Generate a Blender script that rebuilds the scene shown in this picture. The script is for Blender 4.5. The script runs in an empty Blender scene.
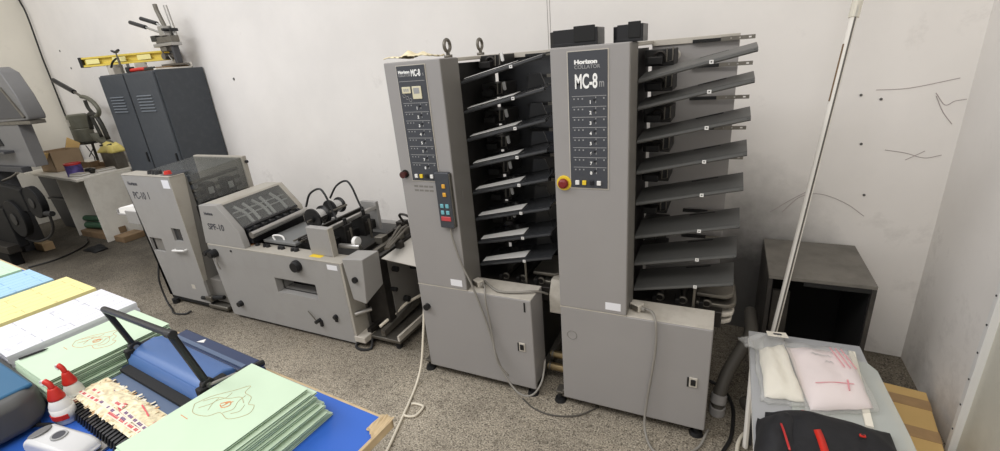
import bpy, bmesh, math, random
from mathutils import Vector, Matrix
random.seed(7)
SC = bpy.context.scene
COL = SC.collection
PI = math.pi

# ------------------------------------------------------------------ helpers
def lin(c):
    return tuple((v / 12.92 if v <= 0.04045 else ((v + 0.055) / 1.055) ** 2.4) for v in c)

def rgb(r, g, b):
    return lin((r / 255, g / 255, b / 255)) + (1.0,)

def catmull(pts, sub=6):
    pts = [Vector(p) for p in pts]
    if len(pts) < 3:
        return pts
    P = [pts[0] * 2 - pts[1]] + pts + [pts[-1] * 2 - pts[-2]]
    out = []
    for i in range(1, len(P) - 2):
        a, b, c, d = P[i - 1], P[i], P[i + 1], P[i + 2]
        for k in range(sub):
            t = k / sub
            out.append(0.5 * ((2 * b) + (c - a) * t + (2 * a - 5 * b + 4 * c - d) * t * t + (3 * b - a - 3 * c + d) * t ** 3))
    out.append(pts[-1])
    return out

OFF = Vector((0, 0, 0))
def org(x=0, y=0, z=0):
    """following shapes are given in room coordinates; their thing stands at this point"""
    global OFF
    OFF = Vector((x, y, z)); return (x, y, z)

class MB:
    """collects shapes and links them as one mesh object"""
    def __init__(self):
        self.v = []; self.f = []
    def add(self, vs, fs):
        n = len(self.v)
        self.v += [tuple(p) for p in vs]
        self.f += [tuple(i + n for i in q) for q in fs]
        return self
    def hexa(self, p):  # 4 bottom ccw, 4 top ccw
        return self.add(p, [(3, 2, 1, 0), (4, 5, 6, 7), (0, 1, 5, 4), (1, 2, 6, 5), (2, 3, 7, 6), (3, 0, 4, 7)])
    def box(self, x0, x1, y0, y1, z0, z1):
        return self.hexa([(x0, y0, z0), (x1, y0, z0), (x1, y1, z0), (x0, y1, z0), (x0, y0, z1), (x1, y0, z1), (x1, y1, z1), (x0, y1, z1)])
    def prism(self, poly, axis, a, b):
        """poly in the plane normal to axis: x->(y,z) y->(x,z) z->(x,y)"""
        def P(u, w, t):
            return {'x': (t, u, w), 'y': (u, t, w), 'z': (u, w, t)}[axis]
        n = len(poly)
        vs = [P(u, w, a) for u, w in poly] + [P(u, w, b) for u, w in poly]
        fs = [tuple(range(n)), tuple(range(2 * n - 1, n - 1, -1))] + [(i, (i + 1) % n + 0, (i + 1) % n + n, i + n) for i in range(n)]
        return self.add(vs, fs)
    def wall_xz(self, x0, x1, z0, z1, y0, y1, holes=()):
        """slab with rectangular openings (hx0,hx1,hz0,hz1)"""
        xs = sorted({x0, x1} | {h[0] for h in holes} | {h[1] for h in holes})
        for i in range(len(xs) - 1):
            a, b = xs[i], xs[i + 1]
            m = (a + b) / 2
            hs = sorted([(h[2], h[3]) for h in holes if h[0] < m < h[1]])
            z = z0
            for q in hs:
                if q[0] > z: self.box(a, b, y0, y1, z, q[0])
                z = q[1]
            if z < z1: self.box(a, b, y0, y1, z, z1)
        return self
    def tube(self, pts, r, n=8, smooth=0, closed=False, r2=None):
        pts = catmull(pts, smooth) if smooth else [Vector(p) for p in pts]
        m = len(pts)
        N = None; rings = []
        for i, p in enumerate(pts):
            if closed:
                t = pts[(i + 1) % m] - pts[i - 1]
            else:
                t = pts[min(i + 1, m - 1)] - pts[max(i - 1, 0)]
            t = t.normalized() if t.length > 1e-9 else Vector((0, 0, 1))
            if N is None:
                up = Vector((0, 0, 1)) if abs(t.z) < .9 else Vector((1, 0, 0))
                N = t.cross(up).normalized()
            else:
                N = (N - t * N.dot(t)).normalized()
            B = t.cross(N)
            rr = r if r2 is None else r + (r2 - r) * i / max(1, m - 1)
            rings.append([p + (N * math.cos(2 * PI * k / n) + B * math.sin(2 * PI * k / n)) * rr for k in range(n)])
        vs = [q for ring in rings for q in ring]
        fs = []
        for i in range(m if closed else m - 1):
            j = (i + 1) % m
            for k in range(n):
                l = (k + 1) % n
                fs.append((i * n + k, i * n + l, j * n + l, j * n + k))
        if not closed:
            fs.append(tuple(range(n - 1, -1, -1))); fs.append(tuple((m - 1) * n + k for k in range(n)))
        return self.add(vs, fs)
    def cyl(self, p0, p1, r, n=20, r2=None):
        return self.tube([p0, p1], r, n, 0, False, r2)
    def ring(self, c, ax, R, r, n=24, m=8):
        pts = []
        for k in range(n):
            a = 2 * PI * k / n; u, w = R * math.cos(a), R * math.sin(a)
            d = {'x': (0, u, w), 'y': (u, 0, w), 'z': (u, w, 0)}[ax]
            pts.append((c[0] + d[0], c[1] + d[1], c[2] + d[2]))
        return self.tube(pts, r, m, 0, True)
    def lathe(self, prof, c=(0, 0, 0), n=24, M=None):
        vs = []; fs = []
        for r, z in prof:
            for k in range(n):
                a = 2 * PI * k / n
                p = Vector((r * math.cos(a), r * math.sin(a), z))
                if M is not None: p = M @ p
                vs.append((p.x + c[0], p.y + c[1], p.z + c[2]))
        for i in range(len(prof) - 1):
            for k in range(n):
                l = (k + 1) % n
                fs.append((i * n + k, i * n + l, (i + 1) * n + l, (i + 1) * n + k))
        fs.append(tuple(range(n - 1, -1, -1))); fs.append(tuple((len(prof) - 1) * n + k for k in range(n)))
        return self.add(vs, fs)
    def xform(self, M, start=0):
        for i in range(start, len(self.v)):
            self.v[i] = tuple(M @ Vector(self.v[i]))
        return self
    def build(self, name, m, parent=None, bevel=0, smooth=False, seg=2, sub=0, solid=0):
        me = bpy.data.meshes.new(name)
        me.from_pydata([tuple(Vector(p) - OFF) for p in self.v], [], self.f)
        bm = bmesh.new(); bm.from_mesh(me)
        bmesh.ops.recalc_face_normals(bm, faces=bm.faces)
        bm.to_mesh(me); bm.free()
        me.update()
        o = bpy.data.objects.new(name, me)
        COL.objects.link(o)
        if m is not None: me.materials.append(m)
        if parent is not None: o.parent = parent
        if smooth:
            for p in me.polygons: p.use_smooth = True
        if solid:
            md = o.modifiers.new('solid', 'SOLIDIFY'); md.thickness = solid
        if bevel:
            md = o.modifiers.new('bevel', 'BEVEL'); md.width = bevel; md.segments = seg
            md.limit_method = 'ANGLE'; md.angle_limit = math.radians(40)
            for p in me.polygons: p.use_smooth = True
            md.harden_normals = True
        if sub:
            md = o.modifiers.new('sub', 'SUBSURF'); md.levels = sub; md.render_levels = sub
        return o

def tag(o, label=None, cat=None, group=None, kind=None):
    if label: o['label'] = label
    if cat: o['category'] = cat
    if group: o['group'] = group
    if kind: o['kind'] = kind
    return o

def thing(name, loc, label, cat, group=None, rz=0.0):
    o = bpy.data.objects.new(name, None); COL.objects.link(o)
    o.empty_display_size = .1
    o.location = loc; o.rotation_euler = (0, 0, rz)
    return tag(o, label, cat, group)

def copy_tree(o, parent=None):
    c = o.copy(); COL.objects.link(c)
    if parent is not None: c.parent = parent
    for ch in list(o.children): copy_tree(ch, c)
    return c

def lettering(name, s, size, loc, m, parent, bold=0.0, rz=0.0, rx=PI / 2, align='LEFT', sx=1.0, depth=.0006, space=1.0):
    cu = bpy.data.curves.new(name, 'FONT'); cu.body = s; cu.size = size; cu.extrude = depth
    cu.offset = bold; cu.align_x = align; cu.space_character = space
    tmp = bpy.data.objects.new(name, cu); COL.objects.link(tmp)
    bpy.context.view_layer.update()
    dg = bpy.context.evaluated_depsgraph_get()
    me = bpy.data.meshes.new_from_object(tmp.evaluated_get(dg))
    bpy.data.objects.remove(tmp)
    M = Matrix.Translation(Vector(loc) - OFF) @ Matrix.Rotation(rz, 4, 'Z') @ Matrix.Rotation(rx, 4, 'X') @ Matrix.Diagonal((sx, 1, 1, 1))
    me.transform(M)
    me.materials.clear(); me.materials.append(m); me.name = name
    o = bpy.data.objects.new(name, me); COL.objects.link(o)
    if parent is not None: o.parent = parent
    return o

# ------------------------------------------------------------------ materials
def mat(name, c, rough=.5, metal=0.0, spec=.5, noise=0.0, scale=30.0, bump=0.0, bscale=200.0, dirt=None, dscale=4.0, damt=.5, coat=0.0, alpha=1.0, trans=0.0, ior=1.45):
    m = bpy.data.materials.new(name); m.use_nodes = True
    nt = m.node_tree; b = nt.nodes['Principled BSDF']
    b.inputs['Base Color'].default_value = c
    b.inputs['Roughness'].default_value = rough
    b.inputs['Metallic'].default_value = metal
    b.inputs['Specular IOR Level'].default_value = spec
    b.inputs['Coat Weight'].default_value = coat
    b.inputs['Alpha'].default_value = alpha
    b.inputs['Transmission Weight'].default_value = trans
    b.inputs['IOR'].default_value = ior
    tc = nt.nodes.new('ShaderNodeTexCoord')
    L = nt.links.new
    col = None
    if noise:
        n = nt.nodes.new('ShaderNodeTexNoise'); n.inputs['Scale'].default_value = scale; n.inputs['Detail'].default_value = 5
        L(tc.outputs['Object'], n.inputs['Vector'])
        r = nt.nodes.new('ShaderNodeValToRGB')
        r.color_ramp.elements[0].position = .3; r.color_ramp.elements[1].position = .7
        r.color_ramp.elements[0].color = tuple(v * (1 - noise) for v in c[:3]) + (1,)
        r.color_ramp.elements[1].color = tuple(min(1, v * (1 + noise)) for v in c[:3]) + (1,)
        L(n.outputs['Fac'], r.inputs['Fac']); col = r.outputs['Color']
    if dirt:
        n = nt.nodes.new('ShaderNodeTexNoise'); n.inputs['Scale'].default_value = dscale; n.inputs['Detail'].default_value = 8; n.inputs['Roughness'].default_value = .65
        L(tc.outputs['Object'], n.inputs['Vector'])
        r = nt.nodes.new('ShaderNodeValToRGB')
        r.color_ramp.elements[0].position = .48; r.color_ramp.elements[1].position = .72
        r.color_ramp.elements[0].color = (0, 0, 0, 1); r.color_ramp.elements[1].color = (damt, damt, damt, 1)
        L(n.outputs['Fac'], r.inputs['Fac'])
        mx = nt.nodes.new('ShaderNodeMixRGB'); mx.inputs[2].default_value = dirt
        L(r.outputs['Color'], mx.inputs[0])
        if col: L(col, mx.inputs[1])
        else: mx.inputs[1].default_value = c
        col = mx.outputs['Color']
    if col: L(col, b.inputs['Base Color'])
    if bump:
        n = nt.nodes.new('ShaderNodeTexNoise'); n.inputs['Scale'].default_value = bscale; n.inputs['Detail'].default_value = 3
        L(tc.outputs['Object'], n.inputs['Vector'])
        bp = nt.nodes.new('ShaderNodeBump'); bp.inputs['Strength'].default_value = bump; bp.inputs['Distance'].default_value = .002
        L(n.outputs['Fac'], bp.inputs['Height']); L(bp.outputs['Normal'], b.inputs['Normal'])
    return m

def floor_mat():
    m = bpy.data.materials.new('speckled_concrete'); m.use_nodes = True
    nt = m.node_tree; b = nt.nodes['Principled BSDF']; L = nt.links.new
    tc = nt.nodes.new('ShaderNodeTexCoord')
    def noise(sc, det, rough=.5):
        n = nt.nodes.new('ShaderNodeTexNoise'); n.inputs['Scale'].default_value = sc; n.inputs['Detail'].default_value = det; n.inputs['Roughness'].default_value = rough
        L(tc.outputs['Object'], n.inputs['Vector']); return n.outputs['Fac']
    def ramp(fac, stops):
        r = nt.nodes.new('ShaderNodeValToRGB')
        e = r.color_ramp.elements
        e[0].position, e[0].color = stops[0]; e[1].position, e[1].color = stops[-1]
        for p, c in stops[1:-1]:
            q = e.new(p); q.color = c
        L(fac, r.inputs['Fac']); return r.outputs['Color']
    def mul(a, c, f=1.0):
        x = nt.nodes.new('ShaderNodeMixRGB'); x.blend_type = 'MULTIPLY'; x.inputs[0].default_value = f
        L(a, x.inputs[1]); L(c, x.inputs[2]); return x.outputs['Color']
    base = ramp(noise(130, 3, .7), [(.36, rgb(60, 56, 50)), (.45, rgb(150, 142, 129)), (.58, rgb(176, 168, 154)), (.68, rgb(220, 213, 199))])
    base = mul(base, ramp(noise(38, 4, .6), [(.34, (.58, .57, .56, 1)), (.48, (1, 1, 1, 1)), (.7, (1.06, 1.06, 1.05, 1))]))
    patch = ramp(noise(1.1, 6, .6), [(.3, (.78, .77, .75, 1)), (.5, (1.08, 1.07, 1.05, 1)), (.7, (1.2, 1.18, 1.15, 1))])
    patch2 = ramp(noise(3.6, 8, .72), [(.34, (.68, .67, .66, 1)), (.5, (1.04, 1.04, 1.03, 1)), (.68, (1.30, 1.29, 1.26, 1))])
    col = mul(mul(base, patch), patch2)
    # floor colour gets darker towards the far left of the workshop
    sx = nt.nodes.new('ShaderNodeSeparateXYZ'); L(tc.outputs['Object'], sx.inputs[0])
    ad = nt.nodes.new('ShaderNodeMath'); ad.operation = 'ADD'
    n2 = nt.nodes.new('ShaderNodeMath'); n2.operation = 'MULTIPLY'; n2.inputs[1].default_value = 2.4
    L(noise(.9, 6, .65), n2.inputs[0]); L(sx.outputs['X'], ad.inputs[0]); L(n2.outputs[0], ad.inputs[1])
    mr = nt.nodes.new('ShaderNodeMapRange'); mr.inputs['From Min'].default_value = -4.9; mr.inputs['From Max'].default_value = -1.4
    L(ad.outputs[0], mr.inputs['Value'])
    left_tone = ramp(mr.outputs[0], [(0, (.50, .50, .50, 1)), (.5, (.70, .69, .68, 1)), (1, (1, 1, 1, 1))])
    col = mul(col, left_tone)
    # floor colour gets darker towards the back wall
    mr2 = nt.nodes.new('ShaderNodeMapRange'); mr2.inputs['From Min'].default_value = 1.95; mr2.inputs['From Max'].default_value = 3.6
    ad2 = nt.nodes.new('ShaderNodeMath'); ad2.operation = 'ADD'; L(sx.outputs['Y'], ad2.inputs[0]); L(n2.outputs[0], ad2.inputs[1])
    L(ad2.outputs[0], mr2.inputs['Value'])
    back_tone = ramp(mr2.outputs[0], [(.25, (1, 1, 1, 1)), (.85, (.42, .41, .40, 1))])
    col = mul(col, back_tone)
    L(col, b.inputs['Base Color'])
    b.inputs['Roughness'].default_value = .75; b.inputs['Specular IOR Level'].default_value = .25
    bp = nt.nodes.new('ShaderNodeBump'); bp.inputs['Strength'].default_value = .35; bp.inputs['Distance'].default_value = .003
    L(noise(90, 4), bp.inputs['Height']); L(bp.outputs['Normal'], b.inputs['Normal'])
    return m

def wall_mat(name, c, dirtc, dark_spot=None):
    m = bpy.data.materials.new(name); m.use_nodes = True
    nt = m.node_tree; b = nt.nodes['Principled BSDF']; L = nt.links.new
    tc = nt.nodes.new('ShaderNodeTexCoord')
    def noise(sc, det, rough=.6, dist=0):
        n = nt.nodes.new('ShaderNodeTexNoise'); n.inputs['Scale'].default_value = sc; n.inputs['Detail'].default_value = det; n.inputs['Roughness'].default_value = rough; n.inputs['Distortion'].default_value = dist
        L(tc.outputs['Object'], n.inputs['Vector']); return n.outputs['Fac']
    r = nt.nodes.new('ShaderNodeValToRGB'); r.color_ramp.elements[0].position = .35; r.color_ramp.elements[1].position = .65
    r.color_ramp.elements[0].color = tuple(v * .93 for v in c[:3]) + (1,); r.color_ramp.elements[1].color = c
    L(noise(1.6, 7), r.inputs['Fac'])
    # scattered smudges, denser towards the skirting
    sx = nt.nodes.new('ShaderNodeSeparateXYZ'); L(tc.outputs['Object'], sx.inputs[0])
    mr = nt.nodes.new('ShaderNodeMapRange'); mr.inputs['From Min'].default_value = 0; mr.inputs['From Max'].default_value = 1.1
    mr.inputs['To Min'].default_value = .19; mr.inputs['To Max'].default_value = 0.0
    L(sx.outputs['Z'], mr.inputs['Value'])
    ad = nt.nodes.new('ShaderNodeMath'); ad.operation = 'ADD'; L(noise(3.2, 9, .7, .15), ad.inputs[0]); L(mr.outputs[0], ad.inputs[1])
    r2 = nt.nodes.new('ShaderNodeValToRGB'); r2.color_ramp.elements[0].position = .63; r2.color_ramp.elements[1].position = .95
    r2.color_ramp.elements[0].color = (0, 0, 0, 1); r2.color_ramp.elements[1].color = (.6, .6, .6, 1)
    L(ad.outputs[0], r2.inputs['Fac'])
    mx = nt.nodes.new('ShaderNodeMixRGB'); mx.inputs[2].default_value = dirtc
    L(r2.outputs['Color'], mx.inputs[0]); L(r.outputs['Color'], mx.inputs[1])
    out = mx.outputs['Color']
    if dark_spot:
        # blurred dark patch in the plaster colour behind the right machine
        vm = nt.nodes.new('ShaderNodeVectorMath'); vm.operation = 'DISTANCE'; vm.inputs[1].default_value = dark_spot
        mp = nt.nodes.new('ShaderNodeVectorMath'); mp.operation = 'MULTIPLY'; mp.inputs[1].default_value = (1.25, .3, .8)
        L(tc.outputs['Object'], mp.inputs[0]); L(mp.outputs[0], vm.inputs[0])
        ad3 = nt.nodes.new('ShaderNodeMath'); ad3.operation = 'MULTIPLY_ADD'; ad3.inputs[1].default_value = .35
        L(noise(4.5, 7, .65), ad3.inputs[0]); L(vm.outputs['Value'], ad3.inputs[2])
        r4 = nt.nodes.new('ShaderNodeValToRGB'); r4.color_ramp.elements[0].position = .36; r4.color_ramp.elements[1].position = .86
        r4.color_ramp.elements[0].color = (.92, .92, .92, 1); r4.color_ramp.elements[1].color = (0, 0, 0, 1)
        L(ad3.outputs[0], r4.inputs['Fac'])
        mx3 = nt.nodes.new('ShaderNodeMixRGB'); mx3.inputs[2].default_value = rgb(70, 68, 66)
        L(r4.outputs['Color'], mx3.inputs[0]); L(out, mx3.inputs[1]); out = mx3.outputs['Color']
    L(out, b.inputs['Base Color'])
    b.inputs['Roughness'].default_value = .85; b.inputs['Specular IOR Level'].default_value = .2
    bp = nt.nodes.new('ShaderNodeBump'); bp.inputs['Strength'].default_value = .25; bp.inputs['Distance'].default_value = .004
    L(noise(14, 6, .6), bp.inputs['Height']); L(bp.outputs['Normal'], b.inputs['Normal'])
    return m

M = {}
M['floor'] = floor_mat()
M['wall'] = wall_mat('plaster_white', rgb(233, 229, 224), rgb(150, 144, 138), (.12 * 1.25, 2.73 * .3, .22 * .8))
M['wall_left'] = wall_mat('plaster_cream', rgb(226, 221, 208), rgb(150, 144, 132))
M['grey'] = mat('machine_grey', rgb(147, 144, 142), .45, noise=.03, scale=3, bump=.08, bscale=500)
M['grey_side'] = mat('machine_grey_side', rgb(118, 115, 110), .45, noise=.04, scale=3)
M['warm'] = mat('machine_beige', rgb(190, 184, 173), .5, noise=.04, scale=4, dirt=rgb(120, 110, 95), dscale=9, damt=.35)
M['spf'] = mat('machine_light_grey', rgb(150, 148, 145), .5, noise=.03, scale=3, dirt=rgb(110, 104, 96), dscale=6, damt=.18)
M['spf_top'] = mat('machine_cream', rgb(166, 161, 151), .5, noise=.03, scale=4, dirt=rgb(120, 110, 95), dscale=8, damt=.3)
M['panel'] = mat('control_panel_charcoal', rgb(64, 66, 71), .4)
M['ink'] = mat('white_print', rgb(235, 235, 232), .6)
M['inkg'] = mat('grey_print', rgb(150, 150, 150), .6)
M['inkd'] = mat('dark_print', rgb(62, 62, 68), .6)
M['black'] = mat('black_plastic', rgb(26, 26, 28), .35)
M['blackm'] = mat('matte_black', rgb(20, 20, 20), .7)
M['rubber'] = mat('black_rubber', rgb(24, 24, 25), .6)
M['tray_black'] = mat('glossy_dark_tray', rgb(50, 51, 53), .22, spec=.6)
M['tray_grey'] = mat('dark_grey_tray', rgb(80, 80, 78), .42)
M['steel'] = mat('brushed_steel', rgb(170, 168, 164), .32, .9, noise=.05, scale=20)
M['steel_d'] = mat('dull_steel', rgb(120, 116, 108), .45, .8, noise=.1, scale=12, dirt=rgb(70, 58, 44), dscale=14, damt=.4)
M['oily'] = mat('oily_dark_metal', rgb(52, 49, 46), .45, .6, noise=.25, scale=14)
M['mech'] = mat('dark_mechanism', rgb(38, 37, 36), .5, .3, noise=.25, scale=20)
M['white'] = mat('white_plastic', rgb(222, 221, 218), .45)
M['paper'] = mat('white_paper', rgb(242, 240, 236), .8)
M['yellow'] = mat('yellow_plastic', rgb(228, 196, 52), .45)
M['red'] = mat('red_plastic', rgb(196, 44, 32), .4)
M['cable_g'] = mat('grey_cable', rgb(134, 130, 123), .55)
M['cable_w'] = mat('cream_cable', rgb(222, 214, 196), .55)
M['cable_k'] = mat('black_cable', rgb(28, 27, 27), .5)
M['brass'] = mat('brass_tube', rgb(168, 148, 112), .35, .85)
M['locker'] = mat('locker_blue_grey', rgb(62, 66, 71), .5, noise=.05, scale=4, dirt=rgb(110, 112, 112), dscale=18, damt=.12)
M['locker_side'] = M['locker']
M['table_white'] = mat('white_laminate', rgb(224, 220, 210), .5, noise=.02, scale=4, dirt=rgb(160, 150, 135), dscale=6, damt=.3)
M['card'] = mat('brown_cardboard', rgb(184, 160, 132), .85, noise=.05, scale=8)
M['card_y'] = mat('tan_cardboard', rgb(206, 172, 112), .85, noise=.05, scale=6)
M['tape'] = mat('brown_tape', rgb(168, 136, 96), .5, noise=.1, scale=20)
M['wood'] = mat('bare_wood', rgb(188, 160, 122), .7, noise=.12, scale=10)
M['wood_d'] = mat('worn_wood', rgb(120, 98, 72), .75, noise=.2, scale=10)
M['green_dk'] = mat('green_roll', rgb(52, 84, 62), .6, noise=.1, scale=15)
M['grey_dk'] = mat('press_dark_grey', rgb(64, 64, 66), .5, noise=.06, scale=5)
M['grey_md'] = mat('press_mid_grey', rgb(108, 107, 106), .5, noise=.05, scale=5)
M['press_k'] = mat('press_black', rgb(13, 13, 14), .6, 0, .25, noise=.15, scale=8)
M['olive'] = mat('olive_grey_iron', rgb(104, 103, 90), .5, .2, noise=.12, scale=14)
M['iron'] = mat('dark_iron', rgb(54, 53, 48), .45, .4, noise=.1, scale=14)
M['tbl'] = mat('blue_table_vinyl', rgb(48, 96, 186), .4, noise=.05, scale=5)
M['tbl_edge'] = mat('packing_tape_edge', rgb(190, 168, 132), .4, noise=.12, scale=25)
M['binder'] = mat('binder_blue', rgb(74, 106, 158), .35)
M['binder_d'] = mat('binder_navy', rgb(38, 52, 84), .3)
M['binder_s'] = mat('binder_slate', rgb(84, 100, 126), .35)
M['lam'] = mat('grey_soft_plastic', rgb(76, 76, 75), .5, noise=.04, scale=10)
M['lam_t'] = mat('teal_plastic', rgb(38, 92, 128), .4)
M['mint'] = mat('mint_cover', rgb(192, 212, 187), .7, noise=.02, scale=10)
M['mint_p'] = mat('mint_pages', rgb(188, 214, 182), .8, noise=.15, scale=60)
M['pg'] = mat('page_edges', rgb(206, 214, 198), .8)
M['mint_d'] = mat('green_cover_fold', rgb(104, 142, 104), .7)
M['draw'] = mat('ochre_line_print', rgb(172, 150, 104), .7)
M['orange'] = mat('orange_print', rgb(206, 140, 92), .7)
def form_paper(name, base, ink, s):
    m = mat(name, base, .8)
    nt = m.node_tree; b = nt.nodes['Principled BSDF']; L = nt.links.new
    tc = nt.nodes.new('ShaderNodeTexCoord')
    br = nt.nodes.new('ShaderNodeTexBrick')
    br.inputs['Color1'].default_value = base; br.inputs['Color2'].default_value = tuple(x * .97 for x in base[:3]) + (1,)
    br.inputs['Mortar'].default_value = ink
    br.inputs['Scale'].default_value = s; br.inputs['Mortar Size'].default_value = .012; br.inputs['Brick Width'].default_value = 1.7; br.inputs['Row Height'].default_value = .42
    mp = nt.nodes.new('ShaderNodeMapping'); mp.inputs['Rotation'].default_value = (0, 0, PI / 2)
    L(tc.outputs['Object'], mp.inputs['Vector']); L(mp.outputs[0], br.inputs['Vector'])
    n = nt.nodes.new('ShaderNodeTexNoise'); n.inputs['Scale'].default_value = 38; n.inputs['Detail'].default_value = 3
    L(tc.outputs['Object'], n.inputs['Vector'])
    r = nt.nodes.new('ShaderNodeValToRGB'); r.color_ramp.elements[0].position = .62; r.color_ramp.elements[1].position = .70
    r.color_ramp.elements[0].color = (0, 0, 0, 1); r.color_ramp.elements[1].color = (.45, .45, .45, 1)
    L(n.outputs['Fac'], r.inputs['Fac'])
    mx = nt.nodes.new('ShaderNodeMixRGB'); mx.inputs[2].default_value = ink
    L(r.outputs['Color'], mx.inputs[0]); L(br.outputs['Color'], mx.inputs[1])
    # only the printed top face carries the form
    g = nt.nodes.new('ShaderNodeNewGeometry'); sx = nt.nodes.new('ShaderNodeSeparateXYZ'); L(g.outputs['Normal'], sx.inputs[0])
    m2 = nt.nodes.new('ShaderNodeMixRGB'); m2.inputs[1].default_value = tuple(x * .92 for x in base[:3]) + (1,)
    gt = nt.nodes.new('ShaderNodeMath'); gt.operation = 'GREATER_THAN'; gt.inputs[1].default_value = .8
    L(sx.outputs['Z'], gt.inputs[0]); L(gt.outputs[0], m2.inputs[0]); L(mx.outputs['Color'], m2.inputs[2])
    L(m2.outputs['Color'], b.inputs['Base Color'])
    return m
M['f_white'] = form_paper('white_form_paper', rgb(216, 216, 222), rgb(160, 162, 172), 9)
M['f_yellow'] = form_paper('yellow_form_paper', rgb(228, 217, 152), rgb(186, 172, 116), 9)
M['f_blue'] = form_paper('blue_form_paper', rgb(158, 194, 220), rgb(116, 154, 186), 9)
M['f_green'] = form_paper('green_form_paper', rgb(190, 222, 190), rgb(165, 196, 168), 9)
def glassy(name, c, mixf, rough=.05, skin=None):
    """thin clear plastic: mostly see-through with a glossy skin"""
    m = bpy.data.materials.new(name); m.use_nodes = True
    nt = m.node_tree; L = nt.links.new
    for n in list(nt.nodes): nt.nodes.remove(n)
    o = nt.nodes.new('ShaderNodeOutputMaterial'); t = nt.nodes.new('ShaderNodeBsdfTransparent'); g = nt.nodes.new('ShaderNodeBsdfPrincipled')
    t.inputs['Color'].default_value = c
    g.inputs['Base Color'].default_value = skin or c; g.inputs['Roughness'].default_value = rough
    nz = nt.nodes.new('ShaderNodeTexNoise'); nz.inputs['Scale'].default_value = 18
    bp = nt.nodes.new('ShaderNodeBump'); bp.inputs['Strength'].default_value = .12; bp.inputs['Distance'].default_value = .003
    tc = nt.nodes.new('ShaderNodeTexCoord'); L(tc.outputs['Object'], nz.inputs['Vector']); L(nz.outputs['Fac'], bp.inputs['Height']); L(bp.outputs['Normal'], g.inputs['Normal'])
    x = nt.nodes.new('ShaderNodeMixShader'); x.inputs[0].default_value = mixf
    L(t.outputs[0], x.inputs[1]); L(g.outputs[0], x.inputs[2]); L(x.outputs[0], o.inputs['Surface'])
    return m
M['acrylic'] = glassy('smoky_acrylic', (.74, .75, .74, 1), .17, .06, (.42, .42, .41, 1))
M['acrylic2'] = glassy('clear_cover', (.80, .80, .78, 1), .25)
M['sheet'] = glassy('grey_acrylic_sheet', rgb(184, 185, 187), .8, .3)
M['sheet2'] = glassy('clear_acrylic_sheet', rgb(225, 228, 224), .5, .2)
M['bag'] = glassy('clear_polybag', (.97, .97, .96, 1), .16, .12)
M['pinkp'] = mat('pinkish_white_paper', rgb(236, 222, 222), .7, noise=.03, scale=8)
M['creamp'] = mat('cream_white_paper', rgb(236, 230, 216), .7, noise=.03, scale=8)
M['pink'] = mat('pink_print', rgb(226, 140, 150), .7)
M['bagk'] = mat('black_nylon', rgb(30, 30, 33), .75, noise=.2, scale=25, bump=.3, bscale=120)
M['blackwood'] = mat('black_painted_wood', rgb(52, 49, 46), .6, noise=.12, scale=6, dirt=rgb(110, 104, 96), dscale=5, damt=.35)
M['boxtop'] = mat('box_top_wood', rgb(112, 108, 101), .75, noise=.14, scale=7, dirt=rgb(60, 56, 52), dscale=5, damt=.5)  # lighter wood colour used only on the box top
M['darkin'] = mat('dark_box_lining', rgb(16, 15, 15), .9)
M['pole'] = mat('white_painted_pole', rgb(232, 228, 220), .4)
M['hose'] = mat('grey_hose', rgb(80, 76, 70), .6, noise=.08, scale=10)
M['panelmetal'] = mat('pale_sheet_metal', rgb(200, 197, 184), .5, noise=.04, scale=3, dirt=rgb(150, 146, 130), dscale=3, damt=.4)
M['rag'] = mat('cream_rag', rgb(226, 214, 180), .9, noise=.06, scale=20)
M['amber'] = mat('amber_button', rgb(214, 160, 60), .4)
M['teal_b'] = mat('teal_button', rgb(110, 170, 180), .4)
M['lcd'] = mat('lcd_cream', rgb(206, 200, 172), .3)
M['silverlabel'] = mat('white_sticker', rgb(226, 226, 230), .5)
M['canred'] = mat('red_tin', rgb(190, 52, 52), .4)
M['canblue'] = mat('blue_white_tin', rgb(96, 84, 150), .4, noise=.6, scale=14)
M['spool'] = mat('wire_spool_steel', rgb(200, 200, 200), .2, 1.0)

# ------------------------------------------------------------------ camera
H = 1.65
cam = bpy.data.cameras.new('camera'); co = bpy.data.objects.new('camera', cam); COL.objects.link(co)
yaw, pit, rol = math.radians(26.9), math.radians(20.27), math.radians(4.97)
f = Vector((-math.sin(yaw) * math.cos(pit), math.cos(yaw) * math.cos(pit), -math.sin(pit)))
r = Vector((math.cos(yaw), math.sin(yaw), 0)); d = f.cross(r)
r2 = math.cos(rol) * r + math.sin(rol) * d
d2 = -math.sin(rol) * r + math.cos(rol) * d
Rm = Matrix((r2, -d2, -f)).transposed()
co.matrix_world = Matrix.Translation((0, 0, H)) @ Rm.to_4x4()
cam.sensor_width = 36; cam.sensor_fit = 'HORIZONTAL'; cam.lens = 36 * 461.6 / 1000
cam.clip_start = .02
SC.camera = co
SC.view_settings.view_transform = 'Standard'; SC.view_settings.look = 'None'; SC.view_settings.gamma = 1.0
SC.view_settings.use_curve_mapping = False
SC.view_settings.exposure = 0.25

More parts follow.
